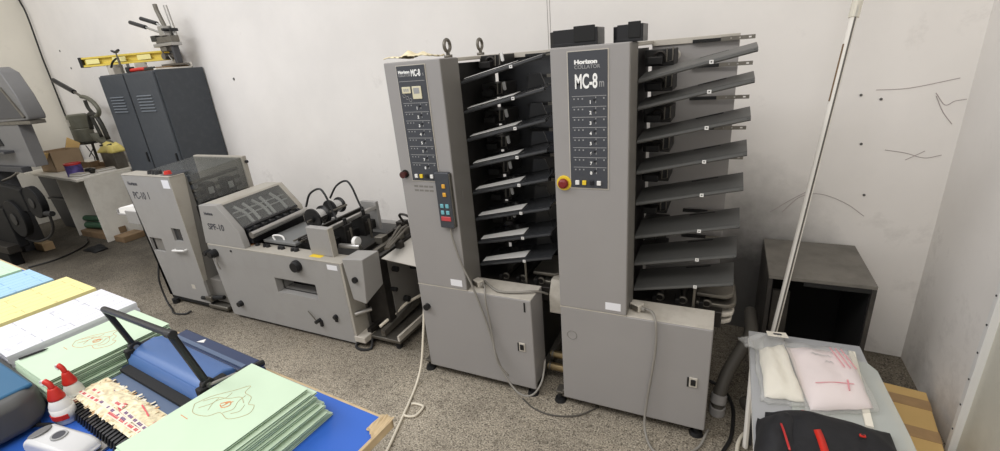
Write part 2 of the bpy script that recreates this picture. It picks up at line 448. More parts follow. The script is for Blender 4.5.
# ------------------------------------------------------------------ light
w = bpy.data.worlds.new('world'); SC.world = w; w.use_nodes = True
bg = w.node_tree.nodes['Background']; bg.inputs['Color'].default_value = (1.0, .985, .97, 1); bg.inputs['Strength'].default_value = .68
def lamp(name, loc, size, power, rot=(0, 0, 0), col=(1, .97, .93)):
    l = bpy.data.lights.new(name, 'AREA'); l.shape = 'RECTANGLE'; l.size, l.size_y = size; l.energy = power; l.color = col
    o = bpy.data.objects.new(name, l); o.location = loc; o.rotation_euler = rot; COL.objects.link(o); return o
lamp('overhead_fill_light', (-.2, -1.2, 4.6), (5, 1.6), 120)  # unseen soft area lights added overhead to fill the room
lamp('overhead_fill_light', (-5.2, -.6, 4.6), (4, 1.6), 150, col=(.95, .96, 1))

# ------------------------------------------------------------------ room
def structure(o): o['kind'] = 'structure'; return o
WX = lambda x: 2.739 - .075 * x       # back wall line
structure(MB().box(-12, .93, -4, 4, -.08, 0).build('floor', M['floor']))
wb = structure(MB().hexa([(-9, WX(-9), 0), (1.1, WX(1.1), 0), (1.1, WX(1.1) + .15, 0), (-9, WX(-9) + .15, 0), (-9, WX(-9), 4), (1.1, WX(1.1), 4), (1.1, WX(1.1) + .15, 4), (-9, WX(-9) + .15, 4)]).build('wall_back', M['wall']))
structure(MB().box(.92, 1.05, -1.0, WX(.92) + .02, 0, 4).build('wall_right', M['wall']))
structure(MB().box(-8.52, -8.32, -1, WX(-8.3) + .02, 0, 4).build('wall_left', M['wall_left']))
# scuffs and plugs on the plaster
th = -math.atan(.075)
def on_wall(x, z, o=.0008): return (x, WX(x) - o, z)
mk = MB()
for s in ([(.679, 1.087), (.753, 1.075), (.823, 1.054), (.880, 1.069)], [(.811, 1.34), (.85, 1.288), (.879, 1.304), (.915, 1.311)],
          [(.814, 1.327), (.849, 1.258), (.888, 1.206)], [(.305, .744), (.375, .833), (.458, .856), (.567, .817), (.651, .756)],
          [(.251, .739), (.334, .813), (.398, .862)], [(.603, 1.36), (.72, 1.364), (.877, 1.399)], [(.759, 1.042), (.821, 1.086)]):
    pts = catmull([on_wall(x, z, .001) for x, z in s], 5)
    mk.tube(pts, .0016, 4)
tag(mk.build('scuff_marks', mat('scuff_grey', rgb(170, 160, 158), .9), wb), kind='stuff')
mk = MB()
for x, z in ((.627, 1.319), (.551, 1.339), (.586, 1.113), (.635, .864), (-7.739, 2.147), (-6.243, 2.035), (-7.6, 1.93), (-4.216, 1.637)):
    mk.cyl(on_wall(x, z, .004), on_wall(x, z, 0), .006 if x > -2 else .013, 8)
jl = MB()
for x in (-.996, -.980):
    jl.tube([on_wall(x, 1.60, .001), on_wall(x, 3.2, .001)], .0018, 4)
jl.build('wall_joint_lines', mat('joint_grey', rgb(176, 172, 168), .9), wb)
mk.build('wall_plug', mat('plug_grey', rgb(90, 88, 86), .8), wb)
tag(MB().tube([on_wall(x, z, .022) for x, z in ((-8.30, 3.6), (-8.32, 2.9))] + [on_wall(x, z, .03) for x, z in ((-8.22, 2.62), (-8.27, 2.1), (-8.27, 1.8), (-8.28, 1.2), (-8.28, .3))], .010, 8, 5).build('electric_cable', M['cable_k']),
    'thin dark cable running down the far left corner of the wall', 'cable')

# ------------------------------------------------------------------ collating towers
def screws(pts, parent, m, r=.006, dep=.004):
    for x, y, z in pts:
        MB().cyl((x, y, z), (x, y - dep, z), r, 10).build('screw', m, parent)

def make_collator(ox, zs, kind, label):
    t = thing('collator', (ox, 1.735, 0), label, 'machine')
    dark = kind == 's'
    TW, TD, TZ, TT = .293, .15, .567, 1.655
    # base cabinet: front cover with flat top, darker body behind
    b = MB().box(0, .632, 0, .152, .055, .563)
    base = b.build('base_cabinet', M['grey'], t, .006)
    MB().box(.001, .631, .003, .1515, .5625, .5665).build('cabinet_top', M['warm'], base, .002)
    MB().box(-.012, .632, .012, .56, .045, .085).build('plinth', M['steel_d'], base, .004)
    MB().box(.01, .60, .153, .56, .085, .43).build('rear_body', M['mech'], t)
    for x in (-.03, .60):
        fo = MB(); fo.cyl((x, .035, .0), (x, .035, .018), .03, 20, .024); fo.cyl((x, .035, .018), (x, .035, .06), .012, 12)
        MB.build(fo, 'levelling_foot', M['rubber'], t)
        fo = MB(); fo.cyl((x, .50, .0), (x, .50, .018), .03, 20, .024); fo.cyl((x, .50, .018), (x, .50, .06), .012, 12)
        fo.build('levelling_foot', M['rubber'], t)
    MB().box(-.045, .0, .012, .07, .058, .07).build('foot_bracket', M['steel_d'], t, .002)
    # power inlet
    sx, sz = (.573, .300)
    MB().box(sx - .016, sx + .016, -.006, 0, sz - .024, sz + .024).build('inlet_plate', M['wood_d'] if False else M['warm'], base, .002)
    MB().box(sx - .010, sx + .010, -.010, -.005, sz - .014, sz + .016).build('power_switch', M['black'], base, .002)
    MB().box(sx - .024, sx - .017, -.004, 0, sz - .026, sz + .020).build('switch_edge', M['black'], base)
    if dark:
        MB().cyl((.041, -.022, .437), (.041, 0, .437), .017, 16).build('cabinet_knob', M['black'], base)
        MB().box(.595, .603, -.002, 0, .50, .55).build('slot', M['blackm'], base)
    else:
        MB().ring((.052, -.0005, .422), 'y', .022, .0015, 24, 4).build('blanking_plug', M['grey_side'], base)
    # tower
    tw = MB().box(0, TW, 0, TD, TZ, TT).build('tower', M['grey'], t, .005)
    MB().box(.0, TW, -.0012, .004, TZ - .003, TZ).build('seam', M['warm'], tw)
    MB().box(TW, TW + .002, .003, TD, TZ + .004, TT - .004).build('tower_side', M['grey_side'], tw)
    ck = M['blackm']
    # machine body behind the tower: side wall, lid, feeder block
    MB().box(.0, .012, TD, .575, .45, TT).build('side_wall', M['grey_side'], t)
    MB().box(.0, TW + .0, TD, .575, TT - .018, TT - .002).build('top_cover', M['warm'], t, .003)
    MB().box(.02, TW - .02, TD + .01, .56, .44, TT - .03).build('feeder_column', M['mech'], t)
    bp = MB().wall_xz(.286, .637, .46, 1.653, .565, .577).build('back_panel', M['grey'] if not dark else M['tray_black'], t, .003)
    MB().box(.286, .637, .556, .566, 1.628, 1.653).build('top_rail', M['warm'], bp, .002)
    if not dark:
        MB().ring((.385, .559, 1.585), 'y', .018, .006, 20, 6).build('ring_boss', M['warm'], bp)
    # trays with their feeder units and slide rails
    for i, z in enumerate(zs):
        s = .215
        def zz(x): return z + (x - .548) * s
        xa, xb = .297, .690
        ya, yb = .155, .325
        tm = M['tray_black'] if dark else M['tray_grey']
        T = MB()
        # plate, folded front lip and raised rear edge, swept across the tray
        prof = [(ya, -.017), (ya - .004, -.012), (ya - .002, -.003), (ya + .01, .0), (yb, .012), (yb, .008), (ya + .012, -.005), (ya + .006, -.008), (ya + .006, -.017)]
        n = len(prof); vs = []
        for x in (xa, xb):
            for y, dz in prof: vs.append((x, y, zz(x) + dz))
        fs = [(k, (k + 1) % n, (k + 1) % n + n, k + n) for k in range(n)]
        for q in ((0, 1, 2, 3, 6, 7, 8), (3, 4, 5, 6)):
            fs.append(q); fs.append(tuple(k + n for k in reversed(q)))
        T.add(vs, fs)
        tr = T.build('bin_tray', tm, t)
        MB().box(xb - .012, xb + .0005, ya - .003, ya + .02, zz(xb) - .0165, zz(xb) - .008).build('end_cap', M['black'], tr)
        c = MB(); c.wall_xz(.541, .555, zz(.548) - .016, zz(.548) - .003, ya - .008, ya - .004, [(.545, .551, zz(.548) - .012, zz(.548) - .007)])
        c.build('marker_clip', M['white'], tr)
        if dark:
            g = MB(); g.add([(.305, ya + .015, zz(.305) + .006), (.545, ya + .015, zz(.545) + .006), (.545, ya + .085, zz(.545) + .012), (.305, ya + .055, zz(.305) + .010)], [(0, 1, 2, 3)])
            g.build('reflection_strip', M['white'], tr, solid=.002)  # plain white strip standing in for a bright reflection on the tray
            g = MB(); g.prism([(.400, zz(.40) + .078), (.414, zz(.40) + .082), (.420, zz(.40) + .045), (.412, zz(.40) + .040), (.404, zz(.40) + .045)], 'y', .362, .372)
            if i < 7: g.build('wall_gap_patch', M['white'], tr, .002)  # white piece added for the bright wall showing through a back panel gap
            g = MB(); g.prism([(.555, zz(.555) + .012), (.565, zz(.565) + .075), (.62, zz(.62) + .065), (.64, zz(.64) + .012)], 'y', yb - .02, yb - .012)
            if i: g.build('side_guide', M['black'], tr)
        else:
            g = MB(); g.add([(.50, yb - .022, zz(.50) + .0105), (.60, yb - .022, zz(.60) + .0105), (.60, yb - .012, zz(.60) + .0115), (.50, yb - .012, zz(.50) + .0115)], [(0, 1, 2, 3)])
            g.build('tray_slot', M['blackm'], tr, solid=.002)
        # feeder unit inside, one per tray
        fu = MB(); fu.box(.285, .40, .375, .54, zz(.35) + .02, zz(.35) + .085); fu.box(.30, .36, .33, .375, zz(.34) + .03, zz(.34) + .06)
        fo = fu.build('feeder_unit', M['mech'], t, .004)
        MB().ring((.345, .370, zz(.345) + .055), 'y', .022, .006, 18, 6).build('suction_wheel', M['oily'], fo)
        k = MB(); k.tube([(.372, .372, zz(.37) + .082), (.372, .366, zz(.37) + .03), (.395, .366, zz(.395) + .03), (.395, .372, zz(.395) + .08)], .003, 6)
        k.build('bracket', M['steel_d'], fo)
        # rail on the back panel, sticking out on the right
        rz_ = (1.635, 1.533, 1.397, 1.266, 1.134, 1.0, .87, .74)[i]
        if rz_ > .7:
            R_ = MB(); R_.wall_xz(.565, .692, rz_ - .008, rz_ + .008, .540, .544, [(.668, .678, rz_ - .003, rz_ + .003), (.60, .606, rz_ - .003, rz_ + .003), (.632, .638, rz_ - .003, rz_ + .003)])
            ra = R_.build('slide_rail', M['steel_d'], t)
            MB().box(.455, .566, .541, .556, rz_ - .008, rz_ + .006).build('rail_sleeve', M['blackm'], ra, .002)
    # delivery bed under the trays
    bed = MB().box(.22, .66, .20, .52, .455, .535).build('delivery_bed', M['oily'], t, .006)
    for x in (.40, .498, .597):
        MB().ring((x, .235, .550), 'y', .015, .006, 20, 8).build('roller', M['steel_d'], bed)
        MB().cyl((x, .23, .55), (x, .50, .55), .013, 14).build('roller_shaft', M['oily'], bed)
        MB().box(x - .03, x - .012, .21, .26, .535, .565).build('roller_block', M['mech'], bed, .003)
    for k, (z0, xx) in enumerate(((.575, .700), (.530, .712), (.487, .706), (.452, .70))):
        if dark and k > 1: continue
        q = MB(); q.prism([(.55, .24), (xx - .03, .24), (xx, .265), (xx + .004, .30), (xx, .46), (.55, .46)], 'z', z0, z0 + .022)
        q.build('paper_guide', M['warm'] if k > 1 else M['steel_d'], bed, .008)
    MB().tube([(.548, .16, zs[-1] - .02), (.544, .17, .50)], .006, 8).build('support_rod', M['steel_d'], t)
    # control panel on the tower
    px0, px1, pz0, pz1 = (.070, .216, 1.127, 1.637)
    MB().box(px0 - .004, px1 + .004, -.0025, 0, pz0 - .005, pz1 + .003).build('panel_bezel', M['warm'], tw)
    cp = MB().box(px0, px1, -.005, -.001, pz0, pz1).build('control_panel', M['panel'], tw) if False else MB().box(px0, px1, -.005, -.001, pz0, pz1).build('control_panel', M['panel'], t)
    ink = M['ink']
    if dark:
        lettering('brand_lettering', 'Horizon', .017, (px0 + .008, -.0056, 1.606), ink, cp, .0008, sx=1.05)
        lettering('brand_lettering', 'COLLATOR', .015, (px0 + .008, -.0056, 1.593), M['inkg'], cp, .0003, sx=.78)
        lettering('model_lettering', 'MC-8', .038, (px0 + .074, -.0056, 1.593), ink, cp, .0012, sx=.56)
        lettering('model_lettering', 's', .024, (px1 - .013, -.0056, 1.593), M['inkg'], cp, 0, sx=.7)
        MB().box(px0 + .006, px1 - .006, -.0056, -.005, 1.572, 1.574).build('panel_rule', M['inkg'], cp)
        d_ = MB().box(px0 + .016, px0 + .062, -.009, -.005, 1.522, 1.550).build('display', M['lcd'], cp, .002)
        q = MB()
        for j in range(3): q.box(px0 + .026 + .010 * j, px0 + .032 + .010 * j, -.0096, -.0088, 1.530, 1.542)
        q.build('display_digits', M['inkg'], cp)
        MB().box(px0 + .070, px0 + .118, -.009, -.005, 1.497, 1.551).build('selector_label', M['lcd'], cp, .002)
        MB().box(px0 + .078, px0 + .108, -.0096, -.0088, 1.520, 1.544).build('selector_screen', M['inkg'], cp)
        for k in range(3):
            MB().ring((px0 + .022 + .016 * k, -.0055, 1.512 - .009 * k), 'y', .007, .001, 14, 4).build('dial_ring', M['inkg'], cp)
        z_top = 1.480
    else:
        lettering('brand_lettering', 'Horizon', .0195, (px0 + .024, -.0056, 1.594), ink, cp, .0011, sx=1.30)
        lettering('brand_lettering', 'COLLATOR', .018, (px0 + .024, -.0056, 1.577), M['inkg'], cp, .0002, sx=1.02)
        lettering('model_lettering', 'MC-8', .070, (px0 + .024, -.0056, 1.509), ink, cp, .0018, sx=.53)
        lettering('model_lettering', 'm', .042, (px0 + .115, -.0056, 1.511), M['inkg'], cp, .0004, sx=.62)
        z_top = 1.480
    ph = (z_top - 1.172) / 8
    for k in range(8):
        z1 = z_top - k * ph
        pr = MB(); pr.box(px0 + .012, px1 - .004, -.0056, -.005, z1 - .001, z1 + .001)
        for j in (0, 1, 2):
            pr.box(px0 + .018 + .016 * j, px0 + .023 + .016 * j, -.0058, -.005, z1 - .012, z1 - .007)
        pr.box(px0 + .101, px0 + .104, -.0056, -.005, z1 - .008, z1 - .003); pr.box(px0 + .101, px0 + .104, -.0056, -.005, z1 - .026, z1 - .018)
        pr.box(px0 + .130, px0 + .135, -.0056, -.005, z1 - .012, z1 - .006)
        pr.build('row_marking', M['inkg'], cp)
        lettering('row_number', str(k + 1), .017, (px0 + .078, -.0058, z1 - .028), ink, cp, .0005)
        MB().box(px0 + .094, px0 + .101, -.009, -.005, z1 - .018, z1 - .011).build('row_lamp', M['black'], cp)
    for x, m in ((px0 + .026, M['white']), (px0 + .054, M['yellow']), (px0 + .084, M['black']), (px0 + .112, M['white'])):
        MB().box(x - .007, x + .009, -.013, -.005, 1.140, 1.158).build('push_button', m, cp, .002)
    MB().box(.205, .270, -.0012, 0, .585, .620).build('rating_sticker', M['silverlabel'], tw)
    if dark:
        kn = MB(); kn.cyl((.030, -.004, 1.155), (.030, 0, 1.155), .020, 20); k_ = kn.build('stop_button', M['oily'], t)
        MB().cyl((.030, -.028, 1.155), (.030, -.003, 1.155), .016, 20, .012).build('button_cap', mat('dark_red_knob', rgb(72, 30, 28), .4), k_)
        for k in range(2):
            nb = MB()
            for j in range(4): nb.box(.070 + .028 * j, .092 + .028 * j, -.0008, 0, 1.092 - .02 * k, 1.101 - .02 * k)
            nb.build('notice_line', M['grey_side'], tw)
        for j, (x, y) in enumerate(((.19, .245), (.19, .575))):
            e = MB(); e.cyl((x, y, 1.655), (x, y, 1.668), .02, 16); e.cyl((x, y, 1.665), (x, y, 1.682), .009, 10); e.ring((x, y, 1.708), 'x', .026, .008, 24, 8)
            e.build('lifting_eye', M['steel_d'], t, smooth=True)
        MB().box(TW + .002, TW + .004, .06, .075, 1.02, 1.07).build('side_plate', M['grey_side'], tw)
    else:
        kn = MB(); kn.cyl((.040, -.006, 1.143), (.040, 0, 1.143), .031, 28); k_ = kn.build('stop_button', M['yellow'], t, .002)
        MB().lathe([(.018, 0), (.021, .008), (.019, .02), (.012, .026)], (.040, -.005, 1.143), 20, Matrix.Rotation(PI / 2, 4, 'X')).build('button_cap', mat('maroon_knob', rgb(120, 34, 30), .4), k_)
        # inlet bridge from the neighbour and tie tubes
        br = MB(); br.prism([(.16, .418), (.16, .515), (.20, .585), (.40, .585), (.40, .418)], 'x', -.112, -.004)
        br.build('inlet_bridge', M['warm'], t, .004)
        for y, z in ((.17, .085), (.22, .125)):
            MB().cyl((-.138, y, z), (.0, y, z), .02, 16).build('tie_tube', M['brass'], t)
            MB().cyl((-.130, y, z), (-.120, y, z), .026, 16).build('tube_clamp', M['steel_d'], t)
    return t

c1 = make_collator(-1.388, [1.608, 1.477, 1.348, 1.218, 1.088, .951, .824, .702], 's', 'left grey collating tower with black glossy trays, lifting eyes on top and a hanging keypad')
c2 = make_collator(-.612, [1.574, 1.472, 1.342, 1.214, 1.081, .930, .803, .678], 'm', 'right grey collating tower with matt grey trays and a yellow stop button')

# ------------------------------------------------------------------ things on the towers
p = thing('handheld_keypad', (-1.182, 1.735, .905), 'charcoal handheld keypad with coloured keys on left collating tower', 'remote control')
kb = MB().box(0, .076, -.026, -.002, 0, .268).build('body', M['panel'], p, .005)
MB().box(.074, .080, -.022, -.002, .004, .262).build('edge_trim', M['steel_d'], p, .002)
for (x, z, m) in ((.045, .205, 'amber'), (.045, .165, 'amber'), (.024, .110, 'teal_b'), (.052, .110, 'teal_b'), (.024, .078, 'teal_b'), (.052, .078, 'teal_b')):
    MB().box(x - .009, x + .009, -.031, -.025, z - .010, z + .010).build('key', M[m], p, .003)
MB().box(.012, .064, -.030, -.025, .036, .058).build('long_key', mat('pinkish_red_key', rgb(186, 70, 74), .4), p, .003)

ra = thing('rag', (-1.388, 1.735, 1.657), 'crumpled cream rag lying on top of left collating tower', 'cloth')
R_ = MB(); nx, ny = 26, 12; vs = []; random.seed(3)
for j in range(ny):
    for i in range(nx):
        u, v = i / (nx - 1), j / (ny - 1)
        x = .005 + .225 * u; y = .0 + .15 * v
        hgt = .004 + .008 * (math.sin(9 * u + 3 * v) * .5 + .5) + .006 * random.random() + .040 * math.exp(-((u - .52) / .16) ** 2 - ((v - .45) / .4) ** 2) * (.6 + .4 * math.sin(14 * u + 6 * v))
        vs.append((x, y, hgt + .002))
R_.add(vs, [(j * nx + i, j * nx + i + 1, (j + 1) * nx + i + 1, (j + 1) * nx + i) for j in range(ny - 1) for i in range(nx - 1)])
R_.build('cloth', M['rag'], ra, smooth=True, solid=.003)

def desk_block(loc, W_, label):
    t = thing('desk_organizer', loc, label, 'container')
    a = MB()
    q = .0
    # open-topped moulded tray: rounded left cell plus square cell
    pl = [(.02, 0), (W_, 0), (W_, .11), (.02, .11), (.005, .10), (0, .055), (.005, .01)]
    a.prism(pl, 'z', 0, .012)
    def wl(p, q_, z1):
        ax, ay = p; bx, by = q_; L_ = math.hypot(bx - ax, by - ay); nxv, nyv = -(by - ay) / L_ * .004, (bx - ax) / L_ * .004
        a.prism([(ax, ay), (bx, by), (bx + nxv, by + nyv), (ax + nxv, ay + nyv)], 'z', .01, z1)
    for k in range(len(pl)):
        wl(pl[k], pl[(k + 1) % len(pl)], .058 if k in (0, 1, 2) else .054)
    a.build('tray', M['black'], t, .002)
    MB().box(W_ * .50, W_ * .50 + .005, .003, .107, .012, .056).build('divider', M['black'], t)
    MB().box(W_ * .53, W_ - .008, -.003, .002, .012, .066).build('front_panel', M['blackm'], t, .003)
    return t
desk_block((-.620, 1.745, 1.656), .185, 'wider black plastic tray on the left of the right tower top')
o = desk_block((-.395, 1.785, 1.654), .110, 'smaller black plastic tray on the right of the right tower top')

# connectors and cables
def plug(loc, label, rz=0):
    t = thing('cable_plug', loc, label, 'plug', rz=rz)
    MB().box(-.025, .025, -.018, .018, 0, .034).build('housing', M['warm'], t, .004)
    MB().box(-.018, .018, -.022, -.018, .006, .028).build('clip', M['steel_d'], t)
    MB().cyl((.024, 0, .017), (.042, 0, .016), .010, 12).build('strain_relief', M['cable_g'], t)
plug((-1.062, 1.80, .5675), 'beige cable plug on the base of the left tower', -.5)
plug((-.285, 1.80, .5675), 'beige cable plug on the base of the right tower', -.5)
def cable(name, pts, r, m, label, cat='cable', sm=8):
    return tag(MB().tube(pts, r, 8, sm).build(name, m, smooth=True), label, cat)
cable('keypad_cable', [(-1.139, 1.725, .905), (-1.132, 1.722, .85), (-1.10, 1.722, .72), (-1.058, 1.722, .62), (-1.02, 1.722, .50), (-.985, 1.718, .38), (-.94, 1.70, .22), (-.88, 1.68, .12), (-.81, 1.66, .075), (-.75, 1.67, .08), (-.722, 1.73, .12), (-.725, 1.80, .20)], .005, M['cable_g'], 'grey keypad cable looping down the front of the left base cabinet')
cable('power_cable', [(-1.025, 1.79, .584), (-1.00, 1.75, .588), (-.985, 1.716, .55), (-.975, 1.716, .44), (-.965, 1.714, .33), (-.935, 1.685, .22), (-.885, 1.695, .14)], .0045, M['cable_g'], 'short grey cable hanging beside the keypad cable on the left base')
cable('link_cable', [(-1.05, 1.84, .575), (-1.0, 1.80, .577), (-.93, 1.76, .577), (-.84, 1.775, .577), (-.775, 1.80, .58), (-.74, 1.84, .56), (-.725, 1.88, .53)], .0055, M['cable_g'], 'grey cable lying across the top of left base cabinet')
cable('power_cable', [(-.245, 1.785, .584), (-.215, 1.755, .59), (-.195, 1.716, .56), (-.192, 1.714, .45), (-.205, 1.714, .30), (-.22, 1.712, .15), (-.22, 1.68, .04), (-.17, 1.60, .008), (-.08, 1.60, .008), (.0, 1.68, .008), (.035, 1.78, .03)], .0055, M['cable_g'], 'grey cable hanging down the front of the right base cabinet')
cable('floor_cable', [(-.82, 1.705, .006), (-.74, 1.66, .006), (-.64, 1.65, .006), (-.53, 1.69, .006), (-.45, 1.78, .006)], .004, M['hose'], 'dark cable lying on the floor between the two towers')
cable('white_cord', [(-1.425, 1.90, .60), (-1.43, 1.83, .45), (-1.425, 1.76, .25), (-1.42, 1.69, .08), (-1.405, 1.60, .009), (-1.36, 1.47, .009), (-1.32, 1.34, .009), (-1.275, 1.19, .009), (-1.25, 1.08, .009), (-1.2, .98, .009)], .0065, M['cable_w'], 'cream cord hanging beside the left tower and trailing over the floor')
cable('cord_loop', [(-1.345, 1.474, .009), (-1.325, 1.482, .009), (-1.285, 1.482, .009), (-1.272, 1.472, .009), (-1.272, 1.425, .009), (-1.285, 1.402, .009), (-1.32, 1.392, .009), (-1.338, 1.398, .009)], .006, M['cable_w'], 'small square loop of cream cord on the open floor', 'cable', 3)
# ------------------------------------------------------------------ saddle stitcher and folder
SY = 1.785
t = thing('booklet_maker', org(-3.2, SY, 0), 'light grey booklet stitching machine with a clear sloping hood and wire spools', 'machine')
G, GT = M['spf'], M['spf_top']
# front wall of the body with its dark opening
b = MB()
n0 = len(b.v)
b.wall_xz(-3.205, -1.985, .03, .572, SY, SY + .06, [(-2.59, -2.225, .298, .405)])
b.v = [((x + (.055 * (.572 - z) / .54 if x < -3.2 else 0)), y, z) for x, y, z in b.v]
fb = b.build('front_wall', G, t)
MB().box(-3.205, -1.985, SY + .0, SY + .115, .572, .582).build('top_ledge', GT, fb, .003)
MB().box(-2.59, -2.225, SY + .13, SY + .14, .25, .45).build('opening_lining', M['mech'], fb)
MB().box(-2.60, -2.215, SY + .05, SY + .14, .285, .298).build('opening_sill', G, fb)
MB().box(-2.60, -2.59, SY + .05, SY + .14, .285, .41).build('opening_cheek', G, fb)
MB().box(-3.12, -2.0, SY + .03, SY + .72, .0, .06).build('plinth', M['blackm'], t)
# right end of the body
MB().box(-1.985, -1.965, SY, SY + .12, .05, .582).build('end_post', GT, t, .003)
MB().box(-2.02, -1.975, SY + .12, SY + .72, .06, .52).build('end_wall', M['grey_side'], t)
MB().box(-3.10, -3.08, SY + .06, SY + .72, .06, .56).build('far_wall', G, t)
MB().box(-3.19, -1.99, SY + .66, SY + .72, .06, .58).build('rear_wall', G, t)
MB().box(-3.06, -2.03, SY + .14, SY + .66, .30, .50).build('inner_bed', M['mech'], t)
# knobs, key, crank on the front
def knob(x, z, r, name='knob', L=.03, m='black'):
    q = MB(); q.cyl((x, SY, z), (x, SY - L * .5, z), r, 22); q.cyl((x, SY - L * .5, z), (x, SY - L, z), r * .92, 22, r * .8)
    return q.build(name, M[m], fb, smooth=False)
knob(-2.339, .522, .040, 'hand_wheel', .035); knob(-3.135, .520, .030, 'knob', .05); knob(-3.19, .524, .020, 'knob', .05)
knob(-3.02, .140, .022, 'cap'); knob(-2.105, .200, .016, 'knob', .02)
MB().box(-2.115, -2.095, SY - .012, SY, .165, .195).build('latch', M['black'], fb, .003)
MB().tube([(-3.10, SY - .03, .50), (-3.10, SY - .035, .455), (-3.09, SY - .03, .41)], .006, 6).build('hanging_key', M['steel'], fb)
q = MB(); q.tube([(-2.335, SY - .012, .205), (-2.27, SY - .02, .148)], .004, 6); q.build('crank_arm', M['steel_d'], fb)
q = MB(); q.cyl((-2.255, SY - .04, .150), (-2.255, SY, .150), .012, 12); q.build('crank_handle', M['black'], fb)
MB().box(-2.255, -2.235, SY - .014, SY, .105, .150).build('crank_stop', M['black'], fb, .003)
MB().box(-2.085, -2.005, SY - .0012, SY, .530, .562).build('rating_sticker', M['silverlabel'], fb)
for x, s in ((-2.777, .014), (-2.70, .017), (-2.672, .015), (-2.56, .017), (-2.535, .015), (-2.44, .018), (-2.41, .018)):
    MB().cyl((x, SY + .075, .582), (x, SY + .075, .600), s, 14, s * .8).build('control_knob', M['black'], fb)
MB().box(-2.90, -2.82, SY + .05, SY + .09, .582, .584).build('warning_label', M['orange'], fb)
MB().box(-2.255, -2.16, SY + .03, SY + .09, .582, .5835).build('yellow_label', M['yellow'], fb)
MB().cyl((-2.96, SY - .004, .552), (-2.96, SY, .552), .008, 10).build('screw', M['black'], fb)
# hood: pentagonal cheeks, roof strip, clear sloping window
HA = [(-3.225, .582), (-3.172, .864), (-2.990, .872), (-2.829, .705), (-2.810, .582)]
hood = MB().prism(HA, 'y', SY + .005, SY + .05).build('hood', G, t, .004)
HB = [(x, z + .012) for x, z in HA]
MB().prism(HB, 'y', SY + .50, SY + .545).build('hood_cheek', GT, hood, .004)
MB().hexa([(-3.172, SY + .05, .848), (-2.985, SY + .05, .856), (-2.985, SY + .50, .868), (-3.172, SY + .50, .860), (-3.172, SY + .05, .864), (-2.990, SY + .05, .872), (-2.990, SY + .50, .884), (-3.172, SY + .50, .876)]).build('hood_roof', GT, hood, .002)
MB().hexa([(-3.215, SY + .05, .60), (-3.20, SY + .05, .60), (-3.20, SY + .50, .61), (-3.215, SY + .50, .61), (-3.172, SY + .05, .86), (-3.16, SY + .05, .86), (-3.16, SY + .50, .872), (-3.172, SY + .50, .872)]).build('hood_back', G, hood)
def hp(u, v, o=0):   # point on the sloping window: u along the machine depth, v down the slope
    return (-2.990 + .161 * v + .7 * o, SY + .05 + .45 * u, .872 - .167 * v + .012 * u + .7 * o)
def strip(u0, u1, v0, v1, m, name, par, th=.004, o=0):
    q = MB(); q.hexa([hp(u0, v0, o), hp(u1, v0, o), hp(u1, v1, o), hp(u0, v1, o), hp(u0, v0, o + th), hp(u1, v0, o + th), hp(u1, v1, o + th), hp(u0, v1, o + th)])
    return q.build(name, m, par)
strip(0, 1, 0, .07, GT, 'window_frame', hood); strip(0, 1, .94, 1.0, M['black'], 'window_frame', hood)
strip(0, 1, .07, .94, M['acrylic'], 'window_pane', hood, .003)
hs = MB()
for u, a_ in ((.16, .10), (.30, .06), (.47, .10), (.60, .03), (.80, .08)):
    hs.tube([hp(u - a_ * .3, .20, -.012), hp(u + a_ * .5, .52, -.012), hp(u + a_ * .6, .88, -.012)], .011, 6, 4)
hs.build('guide_bars', M['white'], hood)
hs = MB()
for v in (.40, .58):
    hs.tube([hp(.05, v, -.012), hp(.97, v, -.012)], .005, 6)
hs.build('cross_rod', M['white'], hood)
MB().hexa([(-3.15, SY + .05, .60), (-2.85, SY + .05, .60), (-2.85, SY + .50, .61), (-3.15, SY + .50, .61), (-3.11, SY + .05, .80), (-3.0, SY + .05, .80), (-3.0, SY + .50, .81), (-3.11, SY + .50, .81)]).build('inner_rack', M['oily'], hood)
lettering('brand_lettering', 'Horizon', .028, (-3.135, SY + .0042, .800), M['inkd'], hood, .001, sx=.95)
lettering('model_lettering', 'SPF-10', .062, (-3.135, SY + .0042, .695), M['inkd'], hood, .0008, sx=.98)
# feed roller and bed in front of the hood
MB().cyl((-2.745, SY + .03, .675), (-2.745, SY + .50, .690), .022, 16).build('feed_roller', M['steel'], t, smooth=False)
MB().box(-2.86, -2.79, SY + .06, SY + .50, .60, .70).build('roller_block', M['black'], t, .004)
for k in range(7):
    MB().cyl((-2.775, SY + .08 + .06 * k, .705), (-2.775, SY + .10 + .06 * k, .705), .016, 10).build('nip_wheel', M['black'], t)
MB().box(-2.74, -2.44, SY + .10, SY + .54, .600, .618).build('feed_bed', mat('slate_bed', rgb(112, 113, 112), .4), t, .003)
for k in range(2):
    MB().cyl((-2.46 + .06 * k, SY + .11, .632), (-2.44 + .06 * k, SY + .44, .636), .006, 8).build('guide_rod', M['steel_d'], t)
MB().tube([(-2.64, SY + .12, .60), (-2.66, SY + .12, .645), (-2.60, SY + .14, .640), (-2.57, SY + .13, .60)], .006, 6, 4).build('wire_handle', M['white'], t)
for k in range(4):
    MB().box(-2.46 + .03 * k, -2.44 + .03 * k, SY + .14, SY + .40, .61, .64).build('side_lay', M['oily'], t, .003)
